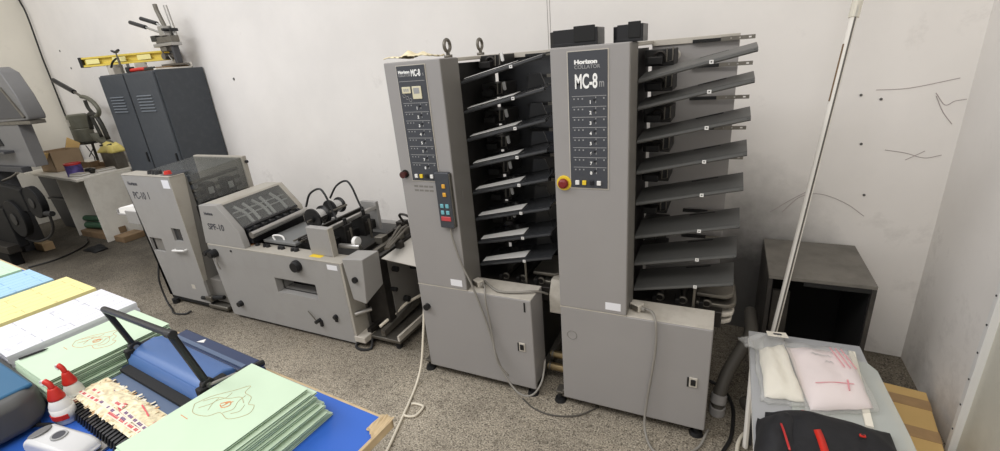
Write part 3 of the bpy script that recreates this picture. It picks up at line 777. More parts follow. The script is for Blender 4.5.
# stitching head housing: near box, far plate, cross bars, heads
nb = MB().box(-2.265, -2.085, SY + .06, SY + .10, .582, .765).build('head_housing', G, t, .006)
MB().box(-2.085, -2.078, SY + .06, SY + .10, .582, .765).build('housing_edge', GT, nb)
MB().box(-2.31, -2.29, SY + .52, SY + .56, .582, .80).build('head_plate', G, t, .003) if False else MB().box(-2.235, -2.10, SY + .525, SY + .555, .582, .785).build('head_plate', G, t, .005)
MB().box(-2.235, -2.215, SY + .10, SY + .53, .700, .745).build('cross_beam', M['oily'], t, .003)
MB().box(-2.125, -2.100, SY + .10, SY + .53, .735, .760).build('cross_rail', M['steel'], t, .003)
MB().box(-2.23, -2.13, SY + .10, SY + .53, .60, .66).build('head_block', M['mech'], t, .004)
for y in (.19, .36):
    hd = MB().box(-2.19, -2.08, SY + y, SY + y + .075, .60, .735).build('stitch_head', M['mech'], t, .005)
    MB().box(-2.10, -2.06, SY + y + .01, SY + y + .055, .63, .70).build('head_face', M['oily'], hd, .004)
    MB().cyl((-2.06, SY + y + .03, .715), (-2.06, SY + y + .03, .58), .007, 8).build('head_rod', M['steel_d'], hd)
    MB().cyl((-2.10, SY + y + .035, .735), (-2.10, SY + y + .035, .775), .012, 10).build('head_knob', M['blackm'], hd)
def spool(x, y, z, r):
    o = MB().cyl((x, y, z), (x, y + .012, z), r, 30).build('wire_spool', M['black'], t)
    MB().cyl((x, y + .095, z), (x, y + .105, z), r * .9, 30).build('spool_flange', M['black'], o)
    MB().cyl((x, y + .01, z), (x, y + .098, z), r * .70, 30).build('wire_coil', M['spool'], o)
    MB().cyl((x, y - .012, z), (x, y + .0, z), r * .28, 16).build('spool_hub', M['blackm'], o)
spool(-2.405, SY + .245, .735, .072); spool(-2.46, SY + .455, .735, .062)
MB().cyl((-2.40, SY + .20, .735), (-2.40, SY + .56, .735), .008, 10).build('spool_axle', M['steel_d'], t)
for (xa, ya) in ((0, 0), (.04, .20)):
    MB().tube([(-2.50 + xa * .5, SY + .30 + ya, .80), (-2.44 + xa, SY + .30 + ya, .89), (-2.335 + xa, SY + .29 + ya, .935), (-2.28 + xa, SY + .28 + ya, .90), (-2.235 + xa, SY + .27 + ya, .80), (-2.20 + xa, SY + .26 + ya, .735)], .007, 8, 6).build('wire_guide', M['black'], t, smooth=True)
# gearbox on the right with bevelled foot
gx = MB(); gx.hexa([(-1.895, SY - .03, .372), (-1.800, SY - .03, .356), (-1.765, SY + .10, .43), (-1.86, SY + .10, .43), (-1.922, SY - .03, .630), (-1.765, SY - .03, .645), (-1.755, SY + .10, .648), (-1.915, SY + .10, .634)])
gb = gx.build('gearbox_cover', G, t, .005)
MB().cyl((-1.845, SY - .045, .51), (-1.845, SY - .03, .51), .018, 16).build('cover_knob', M['black'], gb)
# sloped belt rails running into the room's back
for k, x in enumerate((-1.93, -1.84, -1.76)):
    MB().hexa([(x - .02, SY + .10, .58), (x + .01, SY + .10, .58), (x + .01, SY + .56, .60), (x - .02, SY + .56, .60), (x - .02, SY + .10, .61), (x + .01, SY + .10, .61), (x + .01, SY + .56, .63), (x - .02, SY + .56, .63)]).build('belt_rail', M['oily'] if k != 1 else M['steel_d'], t, .003)
rl = MB(); rl.cyl((-1.98, SY + .155, .66), (-1.955, SY + .155, .66), .030, 20); rl.build('press_roller', M['white'], t)
MB().cyl((-2.08, SY + .13, .63), (-1.92, SY + .13, .64), .016, 12).build('roller_arm', M['steel'], t)
for k, (x, y, z, s) in enumerate(((-1.90, .30, .63, .03), (-1.85, .42, .645, .028), (-1.79, .34, .64, .024), (-1.88, .50, .66, .03), (-1.78, .47, .65, .02), (-1.72, .25, .64, .02))):
    MB().box(x - s, x + s, SY + y - s, SY + y + s, .60, z + s * .6).build('rail_clamp', M['oily'] if k % 2 else M['steel_d'], t, .004)
for k in range(3):
    MB().tube([(-1.93 + .05 * k, SY + .56, .63), (-1.83 + .03 * k, SY + .40, .672), (-1.72 + .01 * k, SY + .12, .655)], .008, 8).build('guide_rod', M['steel_d'], t)
MB().tube([(-1.86, SY + .50, .66), (-1.86, SY + .46, .73), (-1.80, SY + .44, .745), (-1.74, SY + .44, .72)], .008, 8, 5).build('spring_arm', M['oily'], t)
# delivery tray: thin steel plate and machine underside
MB().hexa([(-1.735, SY + .09, .600), (-1.46, SY + .07, .590), (-1.46, SY + .46, .600), (-1.745, SY + .50, .610), (-1.735, SY + .09, .604), (-1.46, SY + .07, .594), (-1.46, SY + .46, .604), (-1.745, SY + .50, .614)]).build('delivery_tray', mat('bright_sheet_steel', rgb(206, 202, 194), .35, .5, noise=.05, scale=6), t)
MB().box(-1.965, -1.80, SY + .14, SY + .55, .10, .57).build('drive_side', M['oily'], t, .004)
MB().box(-1.80, -1.795, SY + .20, SY + .50, .12, .56).build('drive_plate', M['grey_side'], t)
for (y, z, r_) in ((.24, .46, .018), (.30, .22, .02), (.42, .40, .022), (.20, .34, .014)):
    MB().cyl((-1.80, SY + y, z), (-1.76, SY + y, z), r_, 14).build('drive_boss', M['blackm'], t)
MB().box(-1.745, -1.72, SY + .44, SY + .54, .06, .59).build('tray_leg', M['warm'], t, .003)
# lower tray on the floor with rails
lt = MB().box(-1.965, -1.675, SY + .05, SY + .50, .055, .075).build('lower_tray', M['steel_d'], t, .003)
MB().box(-1.69, -1.675, SY + .05, SY + .50, .075, .110).build('tray_lip', M['warm'], lt)
MB().hexa([(-1.93, SY + .06, .08), (-1.90, SY + .06, .08), (-1.84, SY + .50, .12), (-1.87, SY + .50, .12), (-1.93, SY + .06, .11), (-1.90, SY + .06, .11), (-1.84, SY + .50, .16), (-1.87, SY + .50, .16)]).build('tray_rail', M['oily'], lt)
MB().hexa([(-1.82, SY + .06, .08), (-1.79, SY + .06, .08), (-1.77, SY + .50, .13), (-1.80, SY + .50, .13), (-1.82, SY + .06, .12), (-1.79, SY + .06, .12), (-1.77, SY + .50, .17), (-1.80, SY + .50, .17)]).build('tray_rail', M['steel_d'], lt)
MB().tube([(-1.84, SY + .08, .13), (-1.78, SY + .30, .19), (-1.72, SY + .46, .20)], .010, 8).build('push_rod', M['cable_w'], lt)
for x in (-1.94, -1.72):
    for y in (.09, .46):
        MB().cyl((x, SY + y, 0), (x, SY + y, .055), .02, 14).build('castor', M['rubber'], lt)
MB().tube([(-1.97, SY + .05, .05), (-1.99, SY + .0, .01), (-1.93, SY - .02, .008), (-1.88, SY + .01, .008), (-1.90, SY + .06, .05)], .009, 8, 5).build('trailing_wire', M['cable_k'], lt)
MB().cyl((-1.965, SY + .02, .23), (-1.90, SY + .10, .235), .014, 12).build('drive_pin', M['steel'], t)
MB().box(-1.985, -1.90, SY - .005, SY + .10, .045, .085).build('corner_foot', M['warm'], t, .004)

# ------------------------------------------------------------------ trimmer
PY = 1.795
t = thing('paper_trimmer', org(-3.7, PY, 0), 'tall narrow grey trimming machine with a clear cover, left of the booklet machine', 'machine')
b = MB(); b.wall_xz(-4.005, -3.420, .06, 1.042, PY, PY + .02, [(-3.935, -3.772, .448, .558), (-3.602, -3.492, .560, .660)])
b.v = [((x + (.11 * (1.042 - z) / .98 if x < -4.0 else 0)), y, z) for x, y, z in b.v]
fp = b.build('front_panel', G, t)
MB().hexa([(-3.895, PY + .02, .06), (-3.42, PY + .02, .06), (-3.42, PY + .155, .06), (-3.895, PY + .155, .06), (-4.005, PY + .02, 1.02), (-3.42, PY + .02, 1.02), (-3.42, PY + .12, 1.02), (-4.005, PY + .12, 1.02)]).build('cabinet', M['grey_side'], t)
MB().box(-4.005, -3.415, PY, PY + .11, 1.042, 1.052).build('top_ledge', GT, t, .004)
MB().hexa([(-3.42, PY, .25), (-3.415, PY, .25), (-3.415, PY + .03, .25), (-3.42, PY + .03, .25), (-3.42, PY, 1.042), (-3.415, PY, 1.042), (-3.415, PY + .11, 1.042), (-3.42, PY + .11, 1.042)]).build('side_trim', GT, t)
MB().box(-3.935, -3.772, PY + .075, PY + .085, .43, .58).build('recess_back', M['grey_side'], fp)
MB().box(-3.935, -3.772, PY + .018, PY + .08, .436, .448).build('recess_sill', GT, fp)
MB().box(-3.602, -3.492, PY + .016, PY + .0185, .555, .665).build('window_glass', M['tray_black'], fp)
h = MB(); h.tube([(-3.635, PY, .484), (-3.635, PY - .022, .484), (-3.493, PY - .022, .498), (-3.493, PY, .498)], .008, 8); h.build('handle', M['white'], fp)
lettering('brand_lettering', 'Horizon', .036, (-3.955, PY - .0008, .972), M['inkd'], fp, .001)
lettering('model_lettering', 'PC-10', .078, (-3.935, PY - .0008, .868), M['inkd'], fp, .0006, sx=.80)
lettering('model_lettering', 'I', .078, (-3.745, PY - .0008, .872), M['inkd'], fp, 0, sx=.85)
MB().box(-3.515, -3.435, PY - .001, PY, .965, 1.025).build('white_sticker', M['silverlabel'], fp)
MB().box(-3.59, -3.55, PY - .001, PY, .165, .20).build('small_sticker', M['warm'], fp)
for x, m in ((-3.70, 'black'), (-3.61, 'black'), (-3.65, 'black'), (-3.50, 'red')):
    MB().cyl((x, PY + .05, 1.052), (x, PY + .05, 1.078), .026, 14, .020).build('top_switch', M[m], t)
MB().box(-3.54, -3.42, PY + .02, PY + .16, 1.052, 1.056).build('switch_plate', M['panel'], t)
# bed, clear cover, mechanism
MB().box(-3.97, -3.37, PY + .12, PY + .58, .62, .80).build('bed', M['mech'], t, .004)
cv = MB()
cv.hexa([(-3.97, PY + .11, 1.030), (-3.38, PY + .11, 1.030), (-3.38, PY + .54, 1.062), (-3.97, PY + .54, 1.062), (-3.97, PY + .11, 1.034), (-3.38, PY + .11, 1.034), (-3.38, PY + .54, 1.066), (-3.97, PY + .54, 1.066)])
cv.build('clear_lid', M['acrylic'], t)
MB().hexa([(-3.382, PY + .12, .80), (-3.378, PY + .12, .80), (-3.378, PY + .53, .84), (-3.382, PY + .53, .84), (-3.382, PY + .12, 1.03), (-3.378, PY + .12, 1.03), (-3.378, PY + .53, 1.062), (-3.382, PY + .53, 1.062)]).build('clear_side', M['acrylic'], t)
MB().hexa([(-3.97, PY + .53, .70), (-3.36, PY + .53, .70), (-3.36, PY + .565, .70), (-3.97, PY + .565, .70), (-3.97, PY + .53, 1.075), (-3.36, PY + .53, 1.075), (-3.36, PY + .565, 1.075), (-3.97, PY + .565, 1.075)]).build('far_cheek', GT, t, .004)
MB().cyl((-3.355, PY + .55, 1.03), (-3.34, PY + .55, 1.03), .012, 10).build('cheek_bolt', M['black'], t)
for k in range(3):
    MB().cyl((-3.46, PY + .15 + .0 * k, .84 + .06 * k), (-3.46, PY + .53, .86 + .06 * k), .014, 10).build('guide_shaft', M['steel_d'], t)
for y in (.22, .38):
    kb = MB().box(-3.50, -3.40, PY + y, PY + y + .07, .80, .94).build('knife_block', M['oily'], t, .006)
    MB().box(-3.415, -3.395, PY + y + .01, PY + y + .05, .86, .91).build('knife_tag', M['white'], kb, .003)
MB().box(-3.375, -3.36, PY + .14, PY + .53, .80, .83).build('side_rail', M['blackm'], t, .003)
MB().box(-3.40, -3.25, PY + .16, PY + .52, .70, .78).build('transfer_bed', M['oily'], t, .004)
for k in range(4):
    MB().cyl((-3.36 + .03 * k, PY + .16, .79), (-3.36 + .03 * k, PY + .52, .79), .012, 10).build('transfer_roller', M['blackm'], t)
MB().hexa([(-3.42, PY + .16, .25), (-3.30, PY + .16, .25), (-3.30, PY + .50, .25), (-3.42, PY + .50, .25), (-3.42, PY + .16, .70), (-3.30, PY + .16, .70), (-3.30, PY + .50, .70), (-3.42, PY + .50, .70)]).build('transfer_column', M['mech'], t)
# tray with trimmed paper on the left
MB().box(-4.60, -3.98, PY + .14, PY + .42, .64, .655).build('receiving_tray', G, t, .004)
MB().box(-4.60, -4.588, PY + .14, PY + .42, .655, .685).build('tray_stop', G, t, .003)
MB().box(-4.45, -3.99, PY + .130, PY + .140, .58, .69).build('tray_apron', G, t, .003)
# foot, pedal and lower ledge
MB().box(-3.92, -3.40, PY + .005, PY + .50, .03, .065).build('plinth', M['blackm'], t)
ft = MB(); ft.cyl((-3.86, PY - .01, 0), (-3.86, PY - .01, .04), .025, 14); ft.build('foot', M['rubber'], t)
ft = MB(); ft.cyl((-3.92, PY + .14, 0), (-3.92, PY + .14, .06), .025, 14); ft.build('foot', M['rubber'], t)
MB().prism([(-3.44, .06), (-3.44, .25), (-3.30, .25), (-3.22, .10), (-3.22, .06)], 'y', PY + .05, PY + .45).build('lower_cover', M['grey_side'], t, .006)
MB().box(-3.46, -3.24, PY + .0, PY + .10, .02, .055).build('pedal_base', M['steel_d'], t, .012)
MB().cyl((-3.50, PY + .0, .10), (-3.28, PY + .03, .12), .016, 10).build('pedal_bar', M['blackm'], t)
MB().box(-3.45, -3.38, PY - .01, PY + .04, .085, .125).build('pedal_clamp', M['steel_d'], t, .006)
tk = thing('paper_stack', org(-4.25, 2.0, .655), 'small stack of white paper in the trimming machine\'s side tray', 'stack of paper')
MB().hexa([(-4.58, PY + .15, .6552), (-4.04, PY + .15, .6552), (-4.04, PY + .40, .6552), (-4.58, PY + .40, .6552), (-4.57, PY + .15, .70), (-4.04, PY + .15, .77), (-4.04, PY + .40, .77), (-4.57, PY + .40, .70)]).build('sheets', M['paper'], tk)
org()
cable('trimmer_cable', [(-3.965, 1.84, .40), (-3.965, 1.80, .30), (-3.955, 1.765, .20), (-3.93, 1.75, .08), (-3.87, 1.73, .012), (-3.78, 1.70, .008), (-3.68, 1.66, .008), (-3.58, 1.68, .008), (-3.56, 1.72, .015)], .007, M['cable_k'], 'black cable hanging down the front of the trimming machine')

# ------------------------------------------------------------------ lockers
LA = math.atan(.0436)
W_, D_, Z_ = 1.02, .455, 1.773
lx, ly = -4.674, 2.622
L0 = Matrix.Translation((lx, ly, 0)) @ Matrix.Rotation(-LA, 4, 'Z')
t = thing('metal_locker', (lx, ly, 0), 'dark blue-grey two-door metal locker against the back wall', 'locker', rz=-LA)
MB().box(-W_, 0, .018, D_, .0, Z_).build('body', M['locker'], t, .004)
for k, (a, b_) in enumerate(((-W_, -.545), (-.530, -.012))):
    dr = MB().box(a + .012, b_, -.002, .018, .05, Z_ - .012).build('door', M['locker'], t, .004)
    for j in range(6):
        q = MB(); c = (a + b_) / 2 - .0
        z = 1.56 - .028 * j
        q.hexa([(c - .13, -.012, z - .006), (c + .13, -.012, z - .006), (c + .13, -.002, z - .008), (c - .13, -.002, z - .008), (c - .13, -.010, z), (c + .13, -.010, z), (c + .13, -.002, z + .004), (c - .13, -.002, z + .004)])
        q.build('vent_louvre', mat('louvre_grey', rgb(104, 110, 116), .4) if (k, j) == (0, 0) else bpy.data.materials['louvre_grey'], dr)
    MB().box(b_ - .05, b_ - .03, -.014, -.002, .92, 1.02).build('door_handle', M['black'], dr, .003)
MB().box(-.538, -.530, .005, .018, .05, Z_ - .012).build('door_gap', M['blackm'], t)

def place(name, label, cat, x, y, z, rz=0.0, group=None):
    return thing(name, (x, y, z), label, cat, group, rz)
ZL = Z_ + .001
# yellow spirit level resting on a wooden block and a box
t = place('spirit_level', 'long yellow spirit level lying across the locker top', 'tool', -5.49, 2.835, ZL + .092, .40)
MB().prism([(-.04, .0), (.04, .0), (.04, .016), (.012, .024), (.012, .066), (.04, .074), (.04, .09), (-.04, .09), (-.04, .074), (-.012, .066), (-.012, .024), (-.04, .016)], 'x', -.42, .56).build('beam', mat('pale_yellow_alloy', rgb(216, 192, 84), .45), t)
for x in (-.42, .535):
    MB().box(x - .004, x + .03, -.044, .044, -.003, .093).build('end_cap', M['black'], t, .004)
for x in (-.28, .0, .26):
    MB().box(x - .07, x + .07, -.044, -.036, .022, .068).build('vial_window', mat('pale_vial', rgb(232, 222, 150), .3) if x < -.2 else bpy.data.materials['pale_vial'], t, .004)
t = place('wooden_block', 'pale upright wooden block under the spirit level on the locker', 'block', -5.60, 2.80, ZL)
MB().box(-.05, .05, -.05, .06, 0, .088).build('block', M['warm'], t, .004)
t = place('cardboard_carton', 'small white carton under the spirit level on the locker', 'box', -5.36, 2.86, ZL)
MB().box(-.10, .10, -.06, .06, 0, .088).build('carton', M['table_white'], t, .004)
MB().box(-.03, .02, -.062, -.059, 0.0, .088).build('carton_band', M['grey_md'], t)
t = place('clamp', 'screw clamp with black wing handle gripping the spirit level', 'tool', -5.36, 2.735, ZL)
t.scale = (.85, .85, .66)
c = MB(); c.box(-.012, .012, -.012, .004, 0, .24); c.build('bar', M['steel_d'], t, .003)
MB().tube([(0, -.006, .235), (.0, -.006, .29)], .008, 8).build('screw', M['steel_d'], t)
MB().prism([(-.075, .315), (-.02, .285), (.02, .285), (.075, .315), (.07, .335), (.0, .31), (-.07, .335)], 'y', -.018, .006).build('wing_handle', M['black'], t, .003)
MB().tube([(-.17, -.02, .10), (-.10, -.02, .17), (-.02, -.01, .215)], .012, 8, 4).build('jaw', M['iron'], t)
t = place('pliers', 'red-handled tool lying on the front of the locker top', 'tool', -4.93, 2.70, ZL)
MB().tube([(-.20, -.01, .018), (-.05, -.015, .02), (.06, -.02, .018)], .016, 8, 4).build('handle', M['red'], t, smooth=True)
MB().tube([(-.20, .02, .018), (-.05, .005, .02), (.06, -.01, .018)], .016, 8, 4).build('handle', M['red'], t, smooth=True)
MB().prism([(.05, -.035), (.16, -.03), (.19, -.01), (.16, .01), (.05, .01)], 'z', .006, .03).build('jaws', M['iron'], t, .003)
MB().box(-.26, -.20, -.03, .03, 0, .05).build('grip_end', M['black'], t, .008)
t = place('wooden_board', 'flat worn wooden board under the lever press on the locker', 'board', -4.86, 2.90, ZL)
MB().box(-.28, .14, -.14, .12, 0, .028).build('board', M['wood_d'], t, .004)
# small lever press standing on the board
t = place('lever_press', 'small steel lever press with long black-gripped handles on the locker', 'tool', -4.765, 2.90, ZL + .0285)
t.scale = (.92, .92, .86)
MB().box(-.10, .10, -.09, .08, 0, .02).build('base_plate', M['steel_d'], t, .004)
MB().box(.045, .085, -.03, .03, .02, .30).build('column', M['grey_dk'], t, .004)
MB().box(-.20, .12, -.05, .05, .20, .235).build('table_plate', M['steel'], t, .004)
MB().box(-.15, .11, -.045, .045, .235, .30).build('press_body', M['steel_d'], t, .006)
MB().box(-.21, -.12, -.05, .02, .26, .32).build('press_jaw', M['iron'], t, .006)
MB().box(-.03, .06, -.06, .06, .30, .40).build('head', M['steel'], t, .006)
MB().cyl((.06, -.07, .36), (.06, .07, .36), .014, 12).build('pivot', M['black'], t)
MB().box(.12, .14, -.04, .04, .34, .37).build('lock_lever', M['black'], t, .003)
for k, (dx, dz, dy) in enumerate(((0, 0, -.03), (.10, .03, .03))):
    MB().tube([(-.02 + dx * .3, dy, .33), (-.26 + dx, dy, .415 + dz)], .012, 8).build('lever_rod', M['steel'], t)
    MB().tube([(-.26 + dx, dy, .415 + dz), (-.50 + dx, dy, .49 + dz)], .021, 10).build('lever_grip', M['black'], t)
MB().tube([(.03, -.01, .36), (-.03, -.01, .56), (-.035, -.01, .62)], .020, 10).build('upright_grip', M['steel_d'], t)
MB().tube([(.09, .03, .30), (.06, .03, .60)], .018, 10).build('steel_rod', M['steel'], t)
MB().tube([(-.13, -.02, .20), (-.12, -.02, .13), (-.04, -.02, .11), (.0, -.02, .05)], .008, 6).build('linkage', M['steel_d'], t)
MB().cyl((-.07, -.06, .10), (-.07, .04, .10), .035, 14).build('cam', M['steel_d'], t)
MB().box(-.12, -.02, -.04, .04, .15, .20).build('lower_jaw', M['steel_d'], t, .006)
t = place('steel_bracket', 'thin pale steel strip on the right edge of the locker top', 'strip', -4.70, 2.76, ZL)
MB().box(-.02, .02, -.10, .24, 0, .012).build('strip', M['table_white'], t, .002)
MB().box(-.02, .02, .225, .24, .0, .05).build('end', M['table_white'], t, .002)
# ------------------------------------------------------------------ soft shapes
def pillow(name, m, parent, q, z, th, seed=1, n=16, amp=.006, lump=9.0, flat=.25, base=0.0):
    """a filled soft slab over the quad q (x,y corners), bulging upward"""
    rnd = random.Random(seed); ph = [rnd.uniform(0, 6.28) for _ in range(6)]
    vs = []
    P = [Vector((a, b, 0)) for a, b in q]
    def h(u, v):
        e = min(1, min(u, 1 - u) / flat) * min(1, min(v, 1 - v) / flat)
        return math.sin(e * PI / 2) ** .6 if e > 0 else 0
    for top in (1, 0):
        for j in range(n + 1):
            for i in range(n + 1):
                u, v = i / n, j / n
                p = P[0] * (1 - u) * (1 - v) + P[1] * u * (1 - v) + P[2] * u * v + P[3] * (1 - u) * v
                w = amp * (math.sin(lump * u + ph[0] + 3 * v) + math.sin(lump * .8 * v + ph[1] - 4 * u) + .6 * math.sin(2.3 * lump * u + ph[2]) * math.sin(2.1 * lump * v + ph[3]))
                edge = (.35 + .65 * h(u, v))
                x = p.x + .5 * w * (1 - h(u, v)); y = p.y + .7 * w * (1 - h(u, v))
                zz = z + (th * h(u, v) + w * edge * .8 + amp * 1.6 if top else base)
                vs.append((x, y, max(zz, z + .0005 if top else z)))
    N = (n + 1) ** 2; fs = []
    for j in range(n):
        for i in range(n):
            a = j * (n + 1) + i
            fs.append((a, a + 1, a + n + 2, a + n + 1)); fs.append((N + a + n + 1, N + a + n + 2, N + a + 1, N + a))
    for i in range(n):
        fs.append((i + 1, i, N + i, N + i + 1)); a = n * (n + 1) + i; fs.append((a, a + 1, N + a + 1, N + a))
        a = i * (n + 1); fs.append((a, a + n + 1, N + a + n + 1, N + a)); a = i * (n + 1) + n; fs.append((a + n + 1, a, N + a, N + a + n + 1))
    return MB().add(vs, fs).build(name, m, parent, smooth=True)

# ------------------------------------------------------------------ back table and what stands on it
ZT = .757
t = thing('work_table', org(-7.0, 2.7, 0), 'white laminate work table in front of the far left corner, loaded with clutter', 'table')
MB().prism([(-7.89, 2.54), (-6.266, 2.392), (-6.37, 3.14), (-7.95, 3.26)], 'z', ZT - .028, ZT).build('tabletop', M['table_white'], t, .003)
MB().hexa([(-6.30, 2.46, 0), (-6.28, 2.46, 0), (-6.32, 2.95, 0), (-6.345, 2.95, 0), (-6.30, 2.46, ZT - .028), (-6.28, 2.46, ZT - .028), (-6.32, 2.95, ZT - .028), (-6.345, 2.95, ZT - .028)]).build('side_panel', M['table_white'], t)
MB().hexa([(-7.02, 2.50, 0), (-7.0, 2.50, 0), (-7.04, 3.0, 0), (-7.06, 3.0, 0), (-7.02, 2.50, ZT - .028), (-7.0, 2.50, ZT - .028), (-7.04, 3.0, ZT - .028), (-7.06, 3.0, ZT - .028)]).build('side_panel', M['table_white'], t)
MB().box(-7.05, -6.32, 2.93, 2.95, .05, ZT - .03).build('back_board', M['table_white'], t)
MB().box(-6.285, -6.272, 2.60, 2.67, .06, .13).build('panel_notch', M['wood_d'], t)

t = thing('cardboard_box', org(-7.15, 2.75, ZT), 'open brown cardboard carton on the far white table', 'box')
b = MB()
for (x0, x1, y0, y1) in ((-7.37, -7.03, 2.60, 2.605), (-7.37, -7.03, 2.895, 2.90), (-7.37, -7.365, 2.60, 2.90), (-7.035, -7.03, 2.60, 2.90)):
    b.box(x0, x1, y0, y1, ZT + .002, ZT + .24)
b.box(-7.37, -7.03, 2.60, 2.90, ZT + .001, ZT + .006)
b.build('carton', M['card'], t)
MB().hexa([(-7.37, 2.595, ZT + .24), (-7.03, 2.595, ZT + .24), (-7.03, 2.60, ZT + .24), (-7.37, 2.60, ZT + .24), (-7.39, 2.56, ZT + .17), (-7.05, 2.56, ZT + .17), (-7.05, 2.565, ZT + .165), (-7.40, 2.505, ZT + .185)]).build('flap', M['card_y'], t)
MB().hexa([(-7.37, 2.90, ZT + .24), (-7.03, 2.90, ZT + .24), (-7.03, 2.905, ZT + .24), (-7.37, 2.905, ZT + .24), (-7.37, 2.93, ZT + .29), (-7.04, 2.93, ZT + .29), (-7.04, 2.935, ZT + .29), (-7.37, 2.955, ZT + .36)]).build('flap', M['card_y'], t)


t.location.x -= .16
t = thing('paint_tin', org(-6.66, 2.53, ZT), 'round tin with red lid and blue-white label on the far table edge', 'tin')
MB().lathe([(.072, ZT + .0005), (.075, ZT + .006), (.075, ZT + .125), (.072, ZT + .13)], (-6.66, 2.535, 0), 28).build('body', M['canblue'], t)
MB().lathe([(.078, ZT + .126), (.078, ZT + .146), (.065, ZT + .148), (.063, ZT + .14), (.0, ZT + .14)], (-6.66, 2.535, 0), 28).build('lid', M['canred'], t)

t.location.x += .08
# lever press on its stand
t = thing('eyelet_press', org(-6.75, 2.86, ZT), 'old olive-grey hand lever press with black handle on the far table', 'press')
MB().lathe([(.105, 1.046), (.11, 1.05), (.11, 1.20), (.105, 1.21), (.11, 1.22), (.11, 1.37), (.09, 1.385), (0, 1.385)], (-6.86, 2.85, 0), 24).build('motor', M['olive'], t, smooth=False)
MB().box(-6.86 - .02, -6.84, 2.732, 2.745, 1.25, 1.33).build('motor_plate', M['warm'], t)
for (x, y) in ((-6.98, 2.76), (-6.98, 2.94), (-6.72, 2.94)):
    MB().tube([(x, y, ZT + .001), (x + .03, y, 1.05)], .016, 8).build('leg', M['iron'], t)
MB().box(-7.0, -6.68, 2.74, 2.96, 1.02, 1.045).build('stand_top', M['iron'], t, .004)
MB().tube([(-6.72, 2.80, .80), (-6.70, 2.80, .86), (-6.80, 2.80, 1.0)], .006, 6).build('brace_wire', M['iron'], t)
MB().tube([(-6.82, 2.80, .86), (-6.66, 2.80, .96)], .006, 6).build('brace_wire', M['iron'], t)
MB().hexa([(-6.56, 2.80, 1.06), (-6.30, 2.80, .98), (-6.30, 2.90, .98), (-6.56, 2.90, 1.06), (-6.62, 2.80, 1.15), (-6.34, 2.80, 1.03), (-6.34, 2.90, 1.03), (-6.62, 2.90, 1.15)]).build('sloping_arm', M['olive'], t, .006)
fr = MB(); fr.tube([(-6.62, 2.85, 1.20), (-6.58, 2.85, 1.33), (-6.52, 2.85, 1.38), (-6.42, 2.85, 1.36), (-6.36, 2.85, 1.25), (-6.33, 2.85, 1.07)], .026, 8, 5); fr.build('frame', M['iron'], t, smooth=True)
MB().tube([(-6.52, 2.85, 1.36), (-6.50, 2.85, 1.26), (-6.46, 2.85, 1.10)], .020, 8, 4).build('ram', M['iron'], t, smooth=True)
MB().tube([(-6.58, 2.85, 1.585), (-6.48, 2.85, 1.57), (-6.36, 2.85, 1.51), (-6.30, 2.85, 1.42), (-6.36, 2.85, 1.36), (-6.46, 2.85, 1.35)], .024, 8, 5).build('curved_arm', M['olive'], t, smooth=True)
MB().tube([(-6.53, 2.85, 1.54), (-6.52, 2.85, 1.45), (-6.46, 2.85, 1.38)], .02, 8, 4).build('link', M['iron'], t)
MB().tube([(-6.70, 2.85, 1.645), (-6.55, 2.85, 1.575)], .014, 8).build('lever_rod', M['steel_d'], t)
MB().tube([(-7.08, 2.85, 1.80), (-6.70, 2.85, 1.645)], .028, 10).build('lever_grip', M['black'], t)
MB().box(-6.40, -6.32, 2.80, 2.90, ZT + .001, 1.0).build('post', M['iron'], t, .004)
t.location += Vector((-.45, .20, 0))

t = thing('plastic_bag', org(-6.5, 2.9, ZT), 'yellow plastic bag with dark marks on the far table near the locker', 'bag')
pillow('bag', mat('pale_yellow_plastic', rgb(226, 208, 120), .4, noise=.15, scale=8), t, [(-6.68, 2.86), (-6.36, 2.84), (-6.36, 2.98), (-6.68, 3.0)], ZT + .19, .08, 5, 12, .012)
MB().box(-6.66, -6.38, 2.86, 2.98, ZT + .001, ZT + .192).build('filling', M['steel_d'], t, .01)
for (x, y) in ((-6.57, 2.87), (-6.45, 2.89), (-6.50, 2.94)):
    MB().lathe([(.025, 0), (.022, .014), (0, .02)], (x, y, ZT + .270), 10).build('dark_mark', M['iron'], t)
t = thing('wooden_tray', org(-6.9, 2.8, ZT), 'shallow worn wooden tray on the far table behind the papers', 'tray')
b = MB(); b.box(-6.92, -6.69, 2.74, 2.76, ZT + .001, ZT + .10); b.box(-6.92, -6.69, 2.91, 2.93, ZT + .001, ZT + .06); b.box(-6.92, -6.90, 2.74, 2.93, ZT + .001, ZT + .08); b.box(-6.92, -6.69, 2.74, 2.93, ZT + .001, ZT + .012)
b.build('tray', M['wood_d'], t, .003)
for k, (x, y, w_, d_, a, mm, lab) in enumerate(((-6.42, 2.50, .10, .05, .2, 'paper', 'loose white paper bundle on the far table beside the tin'), (-6.40, 2.74, .04, .09, -.1, 'paper', 'small white paper pack at the right end of the far table'), (-6.66, 2.70, .09, .03, .1, 'card', 'small brown card pack on the far table behind the papers'))):
    o = thing('paper_bundle', org(x, y, ZT), lab, 'paper')
    o.rotation_euler = (0, 0, a); org()
    for j in range(4):
        MB().box(-w_ + .004 * j, w_ - .006 * j, -d_ + .003 * j, d_, .001 + .011 * j, .010 + .011 * j).build('sheet_bundle', M[mm] if j % 2 == 0 else M['warm'], o, .002)
t = thing('hand_tool', org(-6.42, 2.7, ZT), 'black tool lying among papers on the far table', 'tool')
MB().tube([(-6.60, 2.65, ZT + .03), (-6.53, 2.66, ZT + .035), (-6.47, 2.66, ZT + .03)], .026, 8, 4).build('body', M['blackm'], t, smooth=True)
MB().box(-6.50, -6.46, 2.63, 2.69, ZT + .002, ZT + .05).build('head', M['iron'], t, .006)
